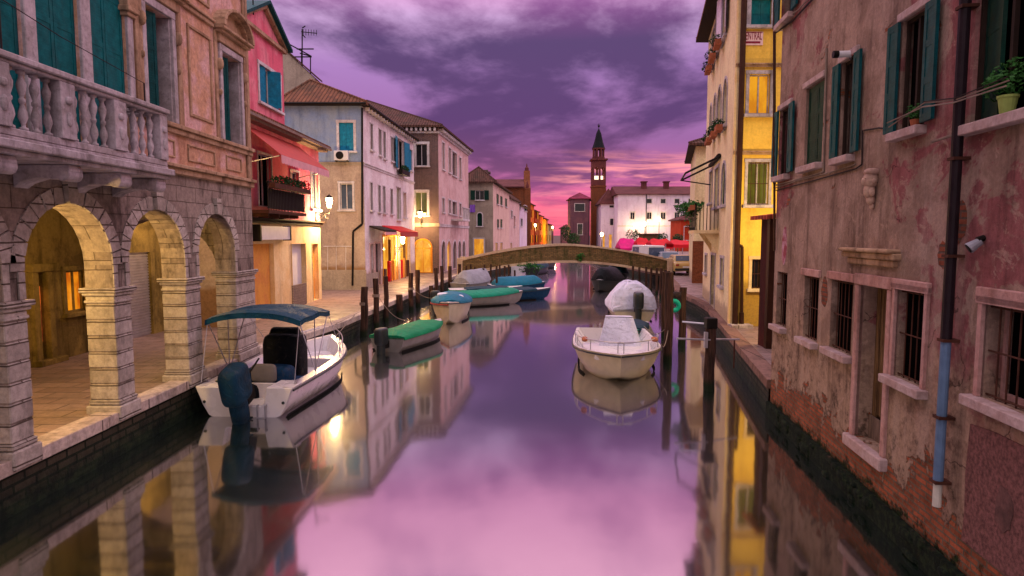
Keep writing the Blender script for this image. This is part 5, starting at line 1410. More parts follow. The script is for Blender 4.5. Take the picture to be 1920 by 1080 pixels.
point('lantern_light', (7.5, 17.45, 4.15), 420, (1, .70, .22), .15, al)

# ================================================================ near right house
X0 = 3.755
def nx(y): return X0+.11*y
N0, N1 = (nx(-4), -4), (nx(12.5), 12.5)
nh = thing('house', 'weathered mauve and red plastered house standing in the water on the right', 'house', (7, 6, 0))
NW = Wall(N0, N1, (0, 5))
poly = [N0, N1, (11, 12.5), (11, -4)]
t_ = .26
specs = [
 (1466, 1489, -40, 33, dict(shut='open', smat='teal_dark')),
 (1462, 1482, 203, 328, dict(shut='half', smat='teal_dark')),
 (1510, 1543, 158, 308, dict(shut='closed', smat='green_dark')),
 (1577, 1604, 112, 292, dict(shut='half', smat='teal_dark')),
 (1690, 1738, 28, 240, dict(shut='half', smat='teal_dark', pane='dark_void')),
 (1828, 1960, -60, 215, dict(pane='dark_void')),
 (1456, 1475, 510, 612, dict(low=1)), (1507, 1534, 518, 638, dict(low=1)), (1557, 1598, 526, 660, dict(low=1)), (1679, 1735, 545, 718, dict(low=1)),
 (1608, 1662, 537, 835, dict(door=1)), (1842, 1990, 580, 775, dict(low=1, big=1)),
]
ops = []; rec = []
for x0, x1, y0, y1, st in specs:
    a0, a1, c0, c1 = NW.rect(x0, x1, y0, y1)
    if st.get('door'): a0, a1, c0, c1 = NW.rect(x0, x1, y0, y1); c0 = NW.hit(1637, 842)[1]
    ops.append((a0, a1, c0, c1, False, t_ if (st.get('door') or st.get('big')) else .13)); rec.append((a0, a1, c0, c1, st))
b = MB(); facade(b, NW, 0, NW.L, -1.2, 13, ops, t_); body(b, poly, -1.2, 13, skip=(0,)); b.build('wall', M['near_wall'], nh)
b = MB().box(0, NW.L+.02, -.02, .07, -1.2, .30, NW); 
for i in range(90):
    s_ = random.uniform(0, NW.L); b.sell((s_, .07, random.uniform(-.02, .3)), (random.uniform(.06, .22), random.uniform(.02, .05), random.uniform(.03, .07)), .9, .9, 8, 5, NW)
b.build('foot', M['foot_brick'], nh)
ws_ = []
for i, (a0, a1, c0, c1, st) in enumerate(rec):
    if st.get('door'):
        w = MB(); f = .10
        w.box(a0-f, a0, -.05, .04, c0, c1, NW).box(a1, a1+f, -.05, .04, c0, c1, NW)
        w.box(a0-f-.02, a1+f+.02, -.05, .05, c1+.002, c1+.15, NW)
        d_ = w.build('doorway', M['near_stone'], nh, bevel=.01)
        MB().box(a0-f-.05, a1+f+.06, -t_, .10, c0-.16, c0-.002, NW).build('threshold', M['sill_stone'], d_, bevel=.015)
        dd = MB(); n = 7; wv = (a1-a0)/n
        for k in range(n): dd.box(a0+k*wv+.004, a0+(k+1)*wv-.004, -t_+.02-.012*(k % 2), -t_+.05-.012*(k % 2), c0+.32+random.uniform(-.1, .05), c1, NW)
        dd.box(a0, a1, -t_-.03, -t_-.01, c0, c1, NW)
        dd.build('door', M['old_wood'], d_)
        MB().box(a0, a0+(a1-a0)*.5, -t_+.06, -t_+.085, c0, c0+.42, NW).box(a0+(a1-a0)*.52, a1, -t_+.06, -t_+.085, c0, c0+.3, NW).build('flood_board', M['grey_wood'], d_)
        continue
    if st.get('low'):
        big = st.get('big')
        w = window(nh, NW, a0, a1, c0, c1, pane='dark_void', frame='near_stone', fw=.0 if i < 9 else .06, sill=True, t=t_ if big else .13, grille=True, mull=bool(big), sillm='sill_stone')
        if i != 6: MB().box(a0-.08, a1+.10, -.02, .045, c1+.002, c1+.12+(.03 if big else 0), NW).build('lintel', M['near_stone'], w, bevel=.01)
        if i in (7, 8): MB().box(a0+.02, a1-.02, -.16, -.13, c0+.2, c0+(c1-c0)*.55, NW).build('curtain', M['tarp_grey' if i == 7 else 'dark_void'], w)
    else:
        w = window(nh, NW, a0, a1, c0, c1, pane='dark_void', frame='eave', fw=.0, sill=True, t=.13, shut=st.get('shut') if st.get('shut') == 'closed' else None, smat=st.get('smat', 'teal'), mull=True, sillm='sill_stone')
        MB().box(a0-.07, a1+.07, -.02, .05, c1+.002, c1+.10, NW).build('lintel', M['sill_stone'], w, bevel=.01)
        wd = (a1-a0)
        if st.get('shut') in ('half', 'open'):
            # the near leaf lies open on the wall, the far one stands out towards the canal
            shutter_mb(NW, a0-.01, wd*.47, c0+.02, c1, 176, .04, 1).build('shutter', M['teal_mid'], w)
            shutter_mb(NW, a1+.01, wd*.42, c0+.02, c1, 178, .04, -1).build('shutter', M['teal_mid'], w)
        if i == 5:
            shutter_mb(NW, a1-.01, wd*.42, c0+.03, c1, 12, -.10, -1).build('shutter', M['green_dark'], w)
    ws_.append(w)
a0, a1, c0, c1 = NW.rect(1590, 1690, 470, 500)
MB().box(a0, a1, -.02, .10, c1-.10, c1-.02, NW).box(a0+.03, a1-.03, -.02, .16, c1-.018, c1+.03, NW).box(a0+.08, a1-.12, -.02, .06, c1-.19, c1-.102, NW).build('cornice_shelf', M['palace_trim'], nh, bevel=.015)
# stucco patch low at the right, thin damaged plaster edges
b = MB(); a0, a1 = NW.hit(1990, 900)[0], NW.hit(1812, 900)[0]
rows = []
def blob(W, s, z, rs, rz, d, n=18, seed=1):
    rnd = random.Random(seed); return [(s+rs*math.cos(2*PI*i/n)*rnd.uniform(.8, 1.12), z+rz*math.sin(2*PI*i/n)*rnd.uniform(.85, 1.1)) for i in range(n)]
zt = NW.hit(1900, 800)[1]
MB().prism([(0, .55), (a1, .62), (a1-.02, .9), (a1, 1.3), (a1-.03, zt-.15), (a1-.4, zt-.12), (0, zt-.2)], -.004, .015, NW, 'ac').build('rough_render', M['pebble'], nh)
s_, z_ = NW.hit(1886, 955)
MB().prism(blob(NW, s_, z_, .12, .21, 0, seed=4), .010, .022, NW, 'ac').build('wall_patch', M['dark_patch'], nh)
for x, y, rs, rz, sd, mt in ((1768, 478, .09, .15, 2, 'bare_brick'), (1800, 415, .12, .22, 3, 'bare_brick'), (1546, 548, .13, .24, 6, 'bare_brick'), (1471, 460, .16, .36, 8, 'lilac_flakes')):
    s_, z_ = NW.hit(x, y); MB().prism(blob(NW, s_, z_, rs, rz, 0, seed=sd), -.004, .004, NW, 'ac').build('wall_patch', M[mt], nh)
# downpipe: brown above, blue, white foot
sp = NW.hit(1803, 480)[0]
def zpx(y): return NW.hit(1800, y)[1]
dp = MB().tube([NW(sp, .10, 9), NW(sp, .10, zpx(640))], .052, 12).build('downpipe', M['pipe_dark'], nh, smooth=False)
MB().tube([NW(sp, .10, zpx(640)), NW(sp, .10, zpx(918))], .047, 12).build('blue_section', M['pipe_blue'], dp)
MB().tube([NW(sp, .10, zpx(918)), NW(sp, .10, zpx(968))], .041, 12).build('foot_section', M['pipe_white'], dp)
for y in (30, 300, 480, 640, 790, 918): MB().box(sp-.06, sp+.06, 0, .157, zpx(y)-.015, zpx(y)+.015, NW).build('clip', M['rust'], dp)
b = MB().tube([ppx(NW, 1457, 5, .05), ppx(NW, 1457, 345, .05)], .03, 8).tube([ppx(NW, 1457, 345, .05), ppx(NW, 1457, 470, .05)], .022, 6); b.build('corner_pipe', M['pipe_brown'], nh)
# cables: chains of pixel points on the facade plane, each a real tube on the wall
cb = thing('cable', 'dark cables stapled along the wall of the near right house', 'cable', NW(10, .03, 5))
def run(pts, r, m, d=.03):
    b = MB(); b.tube([ppx(NW, x, y, d) for x, y in pts], r, 5); b.build('cable_run', M[m], cb)
run([(1457, 357), (1530, 338), (1608, 316), (1619, 308), (1620, 245), (1650, 240), (1676, 243)], .011, 'cable', .02)
run([(1457, 352), (1500, 338), (1548, 326), (1583, 316), (1606, 308)], .011, 'cable_pale', .02)
run([(1457, 347), (1520, 330), (1546, 322), (1549, 235), (1552, 90)], .016, 'cable_pale', .02)
run([(1457, 62), (1490, 38), (1530, -5)], .016, 'cable'); run([(1457, 50), (1500, 18), (1525, -8)], .012, 'cable_pale')
run([(1756, 266), (1800, 252), (1860, 238), (1925, 226)], .014, 'cable_pale', .05)
run([(1690, 238), (1760, 192), (1790, 190), (1822, 186), (1925, 150)], .008, 'cable_pale', .14)
run([(1690, 230), (1760, 200), (1820, 192), (1925, 160)], .008, 'cable_pale', .16)
run([(1760, 190), (1822, 183), (1925, 143)], .006, 'cable', .15)
# small fittings
s_, z_ = NW.hit(1600, 101)
wl_ = thing('wall_lamp', 'unlit white tube lamp jutting from the wall above the turquoise shutters', 'lamp', NW(s_, 0, z_))
MB().cyl(NW(s_, .02, z_), NW(s_, .20, z_), .045, n=12).build('tube', M['plastic_white'], wl_, smooth=False)
MB().cyl(NW(s_, .20, z_), NW(s_, .27, z_), .05, n=12).cyl(NW(s_, 0, z_), NW(s_, .03, z_), .08, n=12).build('cap', M['iron'], wl_)
s_, z_ = NW.hit(1845, 456)
wl2 = thing('spot_lamp', 'small grey spotlight on the wall beside the dark downpipe', 'lamp', NW(s_, 0, z_))
MB().cyl(NW(s_+.0, .03, z_+.02), NW(s_+.02, .12, z_-.05), .035, .055, n=12).build('housing', M['grey_metal'], wl2)
MB().cyl(NW(s_, 0, z_+.05), NW(s_, .06, z_+.03), .03, n=8).cyl(NW(s_+.02, .12, z_-.05), NW(s_+.022, .126, z_-.054), .045, n=12).build('mount', M['iron'], wl2)
s_, z_ = NW.hit(1641, 349)
cv = thing('carved_head', 'small carved stone head with beard set in the wall', 'sculpture', NW(s_, 0, z_-.25))
b = MB().sell((s_, .06, z_+.08), (.085, .09, .11), .9, .9, 14, 9, NW).sell((s_, .14, z_+.06), (.02, .035, .045), .8, .8, 8, 6, NW)
b.sell((s_, .05, z_+.18), (.10, .09, .05), .8, .8, 14, 6, NW).sell((s_, .07, z_-.06), (.06, .07, .10), .9, .9, 12, 7, NW).sell((s_, .05, z_-.17), (.05, .05, .07), .9, .9, 10, 7, NW).sell((s_, .03, z_-.26), (.03, .03, .04), .9, .9, 8, 5, NW)
for q in (-1, 1): b.sell((s_+q*.035, .135, z_+.10), (.018, .014, .012), .9, .9, 8, 5, NW).sell((s_+q*.09, .05, z_+.06), (.02, .03, .035), .9, .9, 8, 5, NW).sell((s_+q*.06, .06, z_-.08), (.03, .04, .06), .9, .9, 8, 5, NW)
b.build('head', M['stone_face'], cv, smooth=True)
# plants on the sills
a0, a1, c0, c1 = NW.rect(1886, 1912, 172, 206)
pp = thing('potted_plant', 'bushy green plant in a pale green pot on the window sill', 'plant', NW((a0+a1)/2, .05, c0))
sc = (a0+a1)/2; zc = rec[5][2]
MB().lathe([(.055, 0), (.075, .13), (.085, .14), (.085, .16), (.07, .16)], NW(sc, .04, zc), 14).build('pot', M['pot'], pp)
MB().leaves(NW(sc+.05, -.02, zc+.33), (.16, .26, .16), 380, .03).leaves(NW(sc+.22, -.02, zc+.30), (.12, .2, .14), 200, .03).build('foliage', M['leaf'], pp)
a0, a1, c0, c1 = rec[4][:4]
pp = thing('potted_plant', 'little plant between the open turquoise shutters of the large window', 'plant', NW((a0+a1)/2, .02, c0))
MB().lathe([(.04, 0), (.06, .09), (.055, .09)], NW((a0+a1)/2-.1, .0, c0), 12).build('pot', M['terracotta'], pp)
MB().leaves(NW((a0+a1)/2-.1, .0, c0+.18), (.09, .12, .10), 130, .025).build('foliage', M['leaf'], pp)

# ================================================================ mooring posts
gL = 'mooring posts along the left quay'
def post(x, Y, ztop, r, label, lean=(0, 0), group=gL, X=None, bot=-1.0):
    px = X if X is not None else atY(x, 440, Y).x
    root = thing('mooring_post', label, 'mooring post', (px, Y, 0), 0, group, local=True)
    b = MB(); n = 9; rows = []
    for i in range(8):
        q = i/7; z = bot+(ztop-bot)*q; rr = r*(1.06-.10*q)
        rows.append([Vector((lean[0]*z+rr*math.cos(2*PI*k/n)*random.uniform(.93, 1.07)+.012*math.sin(i*1.7+x), lean[1]*z+rr*math.sin(2*PI*k/n)*random.uniform(.93, 1.07), z)) for k in range(n)])
    b.grid(rows, True).add(rows[-1], [tuple(range(n))])
    b.build('post', M['post_wood'], root, smooth=False)
    return root
PL = [(679, 22.6, 1.76, .13, 'thick leaning mooring post nearest the viewer on the left quay', (.03, .0)), (703, 24.6, 1.92, .11, 'tall mooring post just behind the thick leaning one', (0, 0)), (722, 26.2, 1.90, .10, 'third mooring post from the left, with the red rag of the quay beside it', (0, 0)),
      (747, 28.2, .95, .15, 'short stump post beside the green covered boat', (0, 0)), (769, 30.1, 1.80, .12, 'left post of the tight pair by the lit shop', (0, 0)), (782, 31.6, 1.86, .12, 'right post of the tight pair by the lit shop', (0, 0)),
      (807, 34.5, .85, .12, 'short post behind the blue covered boat', (0, 0)), (817, 36.2, 1.72, .11, 'slim post behind the blue covered boat, left of two', (0, 0)), (828, 38, 1.75, .11, 'slim post behind the blue covered boat, right of two', (0, 0)),
      (843, 40.8, 1.60, .12, 'post standing alone between the blue covered boat and the bridge', (0, 0)), (861, 43.6, 1.6, .12, 'post directly in front of the left end of the bridge', (0, 0))]
PL[2] = (722, 26.2, 1.90, .10, 'third tall mooring post along the left quay, before the short stump', (0, 0))
for p in PL: post(p[0], p[1], p[2], p[3], p[4], p[5])
ORD = ['first', 'second', 'third', 'fourth', 'fifth', 'sixth', 'seventh', 'eighth', 'ninth', 'tenth', 'eleventh']
for i, (x, Y, zt) in enumerate(((874, 43, 1.5), (882, 45.2, 1.5), (890, 44.4, 1.35), (906, 42, 1.4), (908, 45, 1.5), (920, 43.5, 1.6), (931, 39, 1.7), (937, 44.6, 1.5), (946, 43.2, 1.5), (954, 44.8, 1.5), (965, 45.2, 1.1))):
    post(x, Y, zt, .07, ORD[i]+' thin post from the left in the cluster before the left half of the bridge', group='thin posts before the left half of the bridge')
for i, (x, Y, zt) in enumerate(((1188, 44, 1.45), (1200, 43, 1.4), (1213, 42, 1.5), (1222, 40, 1.5), (1233, 38.5, 1.6), (1241, 36, 1.7), (1249, 33, 1.8), (1255, 30, 1.9), (1262, 29, 1.9))):
    post(x, Y, zt, .08, ORD[i]+' thin post from the left in the row before the right end of the bridge', group='thin posts before the right end of the bridge')
gR = 'mooring posts on the right side'
big = post(1257, 17.9, 2.55, .12, 'tallest thick brown post right of the white boat', group=gR)
post(1248, 22.5, 2.3, .10, 'dark tall post just left behind the thick brown one', group=gR)
post(1283, 20.6, 1.9, .12, 'post with the teal ring fender near the quay', group=gR)
R3 = post(1337, 14.6, 1.68, .125, 'black topped post carrying pale metal rods by the right quay', group=gR)
X3 = R3.location.x
MB().box(-.125, .125, -.125, .125, 1.45, 1.70).build('cap', M['iron'], R3, bevel=.02)
rd = thing('mooring_rod', 'pale metal rods reaching from the black topped post to the quay', 'rod', (X3, 14.6, 1.2))
MB().cyl((X3-.80, 14.5, 1.23), (X3-.03, 14.5, 1.2), .022, n=8).cyl((X3+.1, 14.6, 1.2), (X3+.72, 14.75, 1.17), .022, n=8).cyl((X3-.55, 15.0, 1.55), (X3-.05, 14.8, 1.53), .02, n=8).box(X3-.17, X3-.10, 14.45, 14.55, 1.02, 1.38).build('rods', M['steel'], rd)
MB().cyl((X3+.6, 14.72, .5), (X3+.6, 14.72, 1.17), .018, n=6).build('strut', M['rust'], rd)
fx = atY(1283, 440, 20.4).x-.33
fe = thing('ring_fender', 'round teal ring fender hung on a post on the right', 'fender', (fx, 20.2, 1.25))
n, k_ = 20, 10; rows = []
for i in range(n):
    a_ = 2*PI*i/n; rows.append([Vector((fx+(.15+.075*math.cos(2*PI*j/k_))*math.cos(a_), 20.2+.075*math.sin(2*PI*j/k_), 1.35+(.15+.075*math.cos(2*PI*j/k_))*math.sin(a_))) for j in range(k_)])
rows.append(rows[0]); MB().grid(rows, True).build('ring', M['teal_rubber'], fe, smooth=True)
MB().tube([(fx, 20.2, 1.6), (fx+.3, 20.4, 1.8)], .012).sell((fx+.1, 20.3, 1.68), (.16, .12, .12), .8, .8, 10, 6).build('rope', M['cable'], fe)

# ================================================================ boats
def stations(L, B, H, rise, n=12, full=.5, sharp=2.2, bwt=.85, stern=None):
    out = []
    for i in range(n+1):
        q = i/n; y = L*q
        hb = B/2*(1-max(0, (q-full)/(1-full))**sharp)*(bwt+(1-bwt)*min(1, q*2.5))
        out.append((y, max(hb, .0), H+rise*q**2.2, q))
    return out
def hull(parent, L, B, H, rise, mat, low='antifoul', full=.5, sharp=2.2, bwt=.9, floor=.18, gun=.10, name='hull', transom=True, flare=.80, rimmat=None):
    st = stations(L, B, H, rise, 14, full, sharp, bwt)
    rows = []; inner = []; rim = []
    for y, hb, sh, q in st:
        yk = y-(L*.0 if q < 1 else 0); kz = -.18+(.18+sh*.55)*max(0, q-.72)**1.6*5.0
        yl = y if q < .6 else y-(q-.6)**1.5*L*.16
        c = [( -hb, y, sh), (-hb*.985, y*1.0, sh-.07), (-hb*(flare+.08), (y+yl)/2, sh*.45), (-hb*flare*.92, yl, .05+max(0, kz)*.6), (-hb*.45, yl, min(-.10, kz) if kz < 0 else kz*.8), (0, yl, kz)]
        rows.append([Vector(p) for p in c]+[Vector((-p[0], p[1], p[2])) for p in reversed(c[:-1])])
        g = gun*(1 if q < .97 else .3); hb2 = max(hb-g, 0); yi = min(y, L-gun*1.6)
        rim.append((Vector((-hb, y, sh)), Vector((-hb2, yi, sh+.012)), Vector((hb2, yi, sh+.012)), Vector((hb, y, sh))))
        inner.append([Vector((-hb2, yi, sh+.012)), Vector((-hb2*.70, yi-max(0, q-.55)**1.3*L*.28, floor+(sh-floor)*.25*q)), Vector((hb2*.70, yi-max(0, q-.55)**1.3*L*.28, floor+(sh-floor)*.25*q)), Vector((hb2, yi, sh+.012))])
    b = MB(); b.grid(rows)
    if transom: b.add(rows[0], [tuple(range(len(rows[0])))])
    h = b.build(name, [M[mat]], parent, smooth=True, recalc=True)
    b = MB()
    for (a, a2) in zip(rim, rim[1:]):
        b.add([a[0], a[1], a2[1], a2[0]], [(0, 1, 2, 3)]).add([a[2], a[3], a2[3], a2[2]], [(0, 1, 2, 3)])
    if transom: b.add([rim[0][0]+Vector((0, 0, .001)), rim[0][3]+Vector((0, 0, .001)), rim[0][3]+Vector((0, gun, .013)), rim[0][0]+Vector((0, gun, .013))], [(0, 1, 2, 3)])
    b.grid(inner)
    if transom: b.add([v_+Vector((0, gun, 0)) for v_ in inner[0]], [(0, 1, 2, 3)])
    b.build('inner_shell', M[rimmat or mat], h)
    w = MB(); k = .014
    for s_ in (-1, 1):
        pts = [Vector((s_*(hb+k), y, sh-.055)) for y, hb, sh, q in st]
        w.tube(pts, .022, 6)
    w.build('rub_rail', M['motor_dark'], h)
    w = MB(); w.grid([[p+Vector((0, 0, 0)) for p in (Vector((r[2].x*1.0-.006, r[2].y, .07)), Vector((r[3].x*1.02-.006, r[3].y, -.12)))] for r in rows[:-3]])
    w.grid([[Vector((r[-3].x+.006, r[-3].y, .07)), Vector((r[-4].x*1.02+.006, r[-4].y, -.12))] for r in rows[:-3]])
    w.build('boot_stripe', M[low], h)
    return h, st
def cover(parent, st, y0, y1, crown, mat, drop=.12, name='cover', sag=.0, peaks=None):
    rows = []
    for y, hb, sh, q in st:
        if y < y0-.01 or y > y1+.01: continue
        n = 10; row = []
        e = min(1, (y-y0)/.5+.25, (y1-y)/.6+.15)
        for j in range(n+1):
            u_ = -1+2*j/n; c = crown(y) if callable(crown) else crown
            row.append(Vector(((hb+.03)*u_, y, sh+.03+c*e*(1-abs(u_)**2.2)+.015*math.sin(y*7+j))))
        row = [Vector((-hb-.035, y, sh-drop))]+row+[Vector((hb+.035, y, sh-drop))]
        rows.append(row)
    b = MB().grid(rows).add(rows[0], [tuple(range(len(rows[0])))]).add(rows[-1], [tuple(range(len(rows[-1])))])
    return b.build(name, M[mat], parent, smooth=True)
def outboard(parent, x, y, z, s=1.0, cowl='motor_dark', lift=0):
    """stern at y; motor hangs behind it"""
    G = Frame((x, y, z), (s, 0, 0), (0, s*math.cos(lift), s*math.sin(lift)), (0, -s*math.sin(lift), s*math.cos(lift)))
    b = MB().sell((0, -.30, .28), (.16, .26, .28), .38, .55, 24, 16, G).sell((0, -.33, -.10), (.10, .16, .30), .5, .6, 16, 10, G)
    m_ = b.build('outboard_motor', M[cowl], parent, smooth=True)
    b = MB().prism([(-.20, .1), (-.40, .08), (-.42, -.45), (-.36, -.72), (-.24, -.72), (-.2, -.4)], -.055, .055, G, 'bc').box(-.12, .12, -.44, -.16, .03, .09, G)
    b.box(-.10, .10, -.52, -.18, -.36, -.34, G).sell((0, -.32, -.62), (.055, .2, .06), .8, .8, 12, 8, G)
    b.build('leg', M['motor_dark'], m_)
    b = MB().box(-.09, .09, -.2, .04, -.12, .10, G).tube([G(0, .0, .2), G(0, .5, .28)], .02); b.build('clamp', M['iron'], m_)
    return m_

# 1 -- motorboat with bimini, left foreground
b1x, b1y = -5.30, 12.45; rz1 = math.atan2(-(-4.98-b1x), (17.5-b1y))
mb = thing('motorboat', 'white open motorboat with blue bimini top and big blue outboard moored at the palace', 'boat', (b1x, b1y, 0), rz1, None, local=True)
L1, B1, H1 = 5.1, 2.12, .60
st = stations(L1, B1, H1, .26, 14, .45, 2.3, .93)
h, st = hull(mb, L1, B1, H1, .26, 'gelcoat', full=.45, sharp=2.3, bwt=.93, floor=.22, gun=.19, transom=False)
hb = st[0][1]
b = MB(); tp = [(-hb, H1), (-.46, H1), (-.40, H1-.34), (-.34, H1-.38), (.34, H1-.38), (.40, H1-.34), (.46, H1), (hb, H1), (hb*.86, H1*.4), (hb*.74, .03), (hb*.45, -.12), (0, -.18), (-hb*.45, -.12), (-hb*.74, .03), (-hb*.86, H1*.4)]
b.prism(tp, -.03, .10, Frame((0, 0, 0), (1, 0, 0), (0, 1, 0), (0, 0, 1)), 'ac'); b.build('transom', M['gelcoat'], h, bevel=.015)
b = MB().box(-hb+.02, -.48, .10, .62, H1-.04, H1+.006).box(.48, hb-.02, .10, .62, H1-.04, H1+.006)
b.box(-.47, -.42, .1, .6, .1, H1-.05).box(.42, .47, .1, .6, .1, H1-.05).box(-.42, .42, .58, .64, .05, H1-.06).box(-.42, .42, .1, .58, .16, .2)
b.build('splash_well', M['gelcoat'], mb, bevel=.012)
b = MB().box(-.62, .62, 4.1, 4.15, .2, H1+.1)
fd = [(x_, y_) for x_, y_ in ((-.78, 3.35), (-.55, 4.1), (0, 4.45), (.55, 4.1), (.78, 3.35))]
MB().prism(fd, .28, .52, ID, 'ab').build('bow_deck', M['gelcoat'], mb, bevel=.02)
om = outboard(mb, .10, -.05, H1-.06, 1.3, 'motor_blue', .30)
# console under a black cover, helm seat
b = MB().sell((0, 2.0, .78), (.44, .34, .60), .35, .4, 20, 12); cn = b.build('console', M['black_canvas'], mb, smooth=True)
b = MB().hexa([(-.36, 1.85, 1.28), (.36, 1.85, 1.28), (.36, 2.15, 1.28), (-.36, 2.15, 1.28)], [(-.30, 1.95, 1.5), (.30, 1.95, 1.5), (.30, 2.1, 1.5), (-.30, 2.1, 1.5)]); b.build('screen_cover', M['black_canvas'], cn, bevel=.03)
b = MB().sell((0, 1.2, .48), (.50, .34, .30), .4, .5, 18, 10).sell((-.42, 1.15, .36), (.22, .25, .22), .6, .6, 14, 8).sell((.46, 1.3, .34), (.3, .4, .16), .6, .6, 14, 8); b.build('seat_cover', M['navy'], mb, smooth=True)
MB().sell((.04, .80, .70), (.27, .06, .20), .4, .5, 18, 10).build('backrest', M['seat_vinyl'], mb, smooth=True)
MB().sell((-.12, .70, .28), (.16, .2, .26), .7, .6, 14, 8).build('fuel_cover', M['black_canvas'], mb, smooth=True)
# bimini
y0_, y1_, zc = .45, 2.15, 2.0; rows = []
for i in range(9):
    y = y0_+(y1_-y0_)*i/8; sag = .05*math.sin(PI*i/8)+.02*math.sin(i*PI/2)
    rows.append([Vector((-1.0+2.0*j/12, y, zc-.16*abs(-1+2*j/12)**2.4+sag-(.10 if i in (0, 8) and False else 0))) for j in range(13)])
up = [[p+Vector((0, 0, .02)) for p in r] for r in rows]
b = MB().grid(rows).grid(up)
for r0, r1 in ((rows[0], up[0]), (rows[-1], up[-1])):
    for j in range(12): b.add([r0[j], r0[j+1], r1[j+1]+Vector((0, 0, 0)), r1[j]], [(0, 1, 2, 3)])
b.grid([rows[0], [p+Vector((0, -.02, -.09)) for p in rows[0]]]).grid([rows[-1], [p+Vector((0, .02, -.09)) for p in rows[-1]]])
for k_ in (0, -1): b.grid([[r[k_] for r in rows], [r[k_]+Vector((0, 0, -.08)) for r in rows]])
bi = b.build('bimini_top', M['canopy_blue'], mb, smooth=True)
for s_ in (-1, 1):
    b = MB()
    x = s_*.96
    b.tube([(x, 1.3, H1+.04), (x, y0_+.03, zc-.17)], .012, 6).tube([(x, 1.3, H1+.04), (x, y1_-.03, zc-.17)], .012, 6).tube([(x, 1.3, H1+.04), (x, 1.3, zc-.13)], .012, 6).tube([(x, .15, H1+.03), (x, y0_+.03, zc-.17)], .007, 5).tube([(x*.9, 3.3, H1+.1), (x, y1_-.03, zc-.17)], .007, 5)
    b.build('bimini_frame', M['steel'], bi)
for s_ in (-1, 1):
    pts = []; b = MB()
    for y, hb_, sh, q in st:
        if 2.9 < y < L1-.1: pts.append(Vector((s_*(hb_-.08), min(y, L1-.25), sh+.26)))
    b.tube(pts, .013, 6)
    for p in pts[::2]: b.cyl((p.x, p.y, p.z-.27), p, .011, n=6)
    b.build('bow_rail', M['steel'], mb)
for q in ((-.93, .35), (.93, .35), (-.86, 3.6), (.86, 3.6)):
    MB().box(q[0]-.02, q[0]+.02, q[1]-.09, q[1]+.09, H1+.05, H1+.075).box(q[0]-.015, q[0]+.015, q[1]-.03, q[1]+.03, H1+.0, H1+.05).build('cleat', M['steel'], mb)
for q in (-.80, .80): MB().cyl((q, -.035, .30), (q, -.05, .30), .03, n=10).build('drain', M['motor_dark'], mb)
MB().lathe([(.10, 0), (.10, .02), (.04, .03)], (-.70, .42, H1+.008), 12).build('hatch', M['motor_dark'], mb)
MB().tube([(.30, -.04, .25), (.30, -.10, .25), (.30, -.10, -.3)], .018).tube([(.46, -.04, .25), (.46, -.10, .25), (.46, -.10, -.3)], .018).tube([(.30, -.10, .0), (.46, -.10, .0)], .018).build('ladder', M['steel'], mb)
tag(MB().tube([(-4.9, 17.2, .75), (-5.3, 19, .55), (-5.5, 22.2, .8)], .012).build('mooring_rope', M['cable_pale']), 'pale rope from the motorboat bow to the thick leaning post', 'rope')

def small_boat(name, label, x, y, ang, L, B, H, rise, mat, cov=None, crown=.15, motor=False, cy=(0, 1), group='small boats moored along the canal', cowl='motor_dark', full=.45, bwt=.9, sharp=2.2, rim=None):
    r = thing(name, label, 'boat', (x, y, 0), math.radians(ang), group, local=True)
    h_, st_ = hull(r, L, B, H, rise, mat, full=full, bwt=bwt, sharp=sharp, rimmat=rim or 'gelcoat', gun=.08)
    if cov: cover(r, st_, L*cy[0], L*cy[1], crown, cov, .06)
    if motor: outboard(r, 0, -.04, H-.2, .95, cowl)
    return r, st_
# 2 green tarpaulin boat
small_boat('rowing_boat', 'small boat under a bright green tarpaulin with an outboard at its stern', -3.85, 19.5, -20, 3.7, 1.32, .46, .12, 'boat_grey', 'tarp_green', .13, True, (0, .86))
# 3 cream boat with blue cover, bow towards the viewer
r, st_ = small_boat('rowing_boat', 'cream boat with a light blue cover and red trim moored bow first', -2.75, 30.0, 183, 4.9, 1.75, .72, .22, 'cream_hull', 'tarp_blue', .30, False, (.12, .86), full=.4)
MB().tube([Vector((s_*(hb_+.03), y, sh-.10)) for s_ in (1,) for y, hb_, sh, q in st_], .035).build('trim', M['red_rubber'], r)
for q in ((-.3, 3.2, 1.0), (.35, 2.7, 1.05)): MB().sell(q, (.25, .28, .08), .7, .7, 10, 6).build('bundle', M['tarp_white'], r)
# 4 teal boats and the others
small_boat('rowing_boat', 'pale hulled boat under a long turquoise tarpaulin behind the blue covered one', -3.5, 31.6, -62, 4.6, 1.55, .52, .14, 'boat_grey', 'tarp_teal', .22, True, (0, .95))
small_boat('rowing_boat', 'dark navy boat with pale gunwale lying crosswise before the bridge', -2.2, 34.6, -72, 4.6, 1.5, .50, .14, 'navy', 'tarp_navy', .12, False, (.1, .8))
small_boat('rowing_boat', 'green boat with dark interior close behind the turquoise covered one', -3.6, 36.4, -80, 4.3, 1.5, .50, .14, 'teal_rubber', 'tarp_navy', .08, False, (.2, .8))
small_boat('rowing_boat', 'boat with a rounded blue cover nearest the bridge on the left', -1.4, 39.4, -76, 3.6, 1.5, .52, .14, 'navy', 'tarp_blue', .45, False, (.05, .95))
small_boat('rowing_boat', 'boat under a humped grey cover beside the left quay before the bridge', -3.4, 40.2, -35, 3.4, 1.5, .55, .14, 'boat_grey', 'tarp_grey', .75, False, (.05, .95))
small_boat('rowing_boat', 'dark boat moored just beyond the bridge on the left', 1.8, 58, -20, 4.4, 1.6, .6, .2, 'motor_dark', 'tarp_navy', .5, False, (.05, .95))
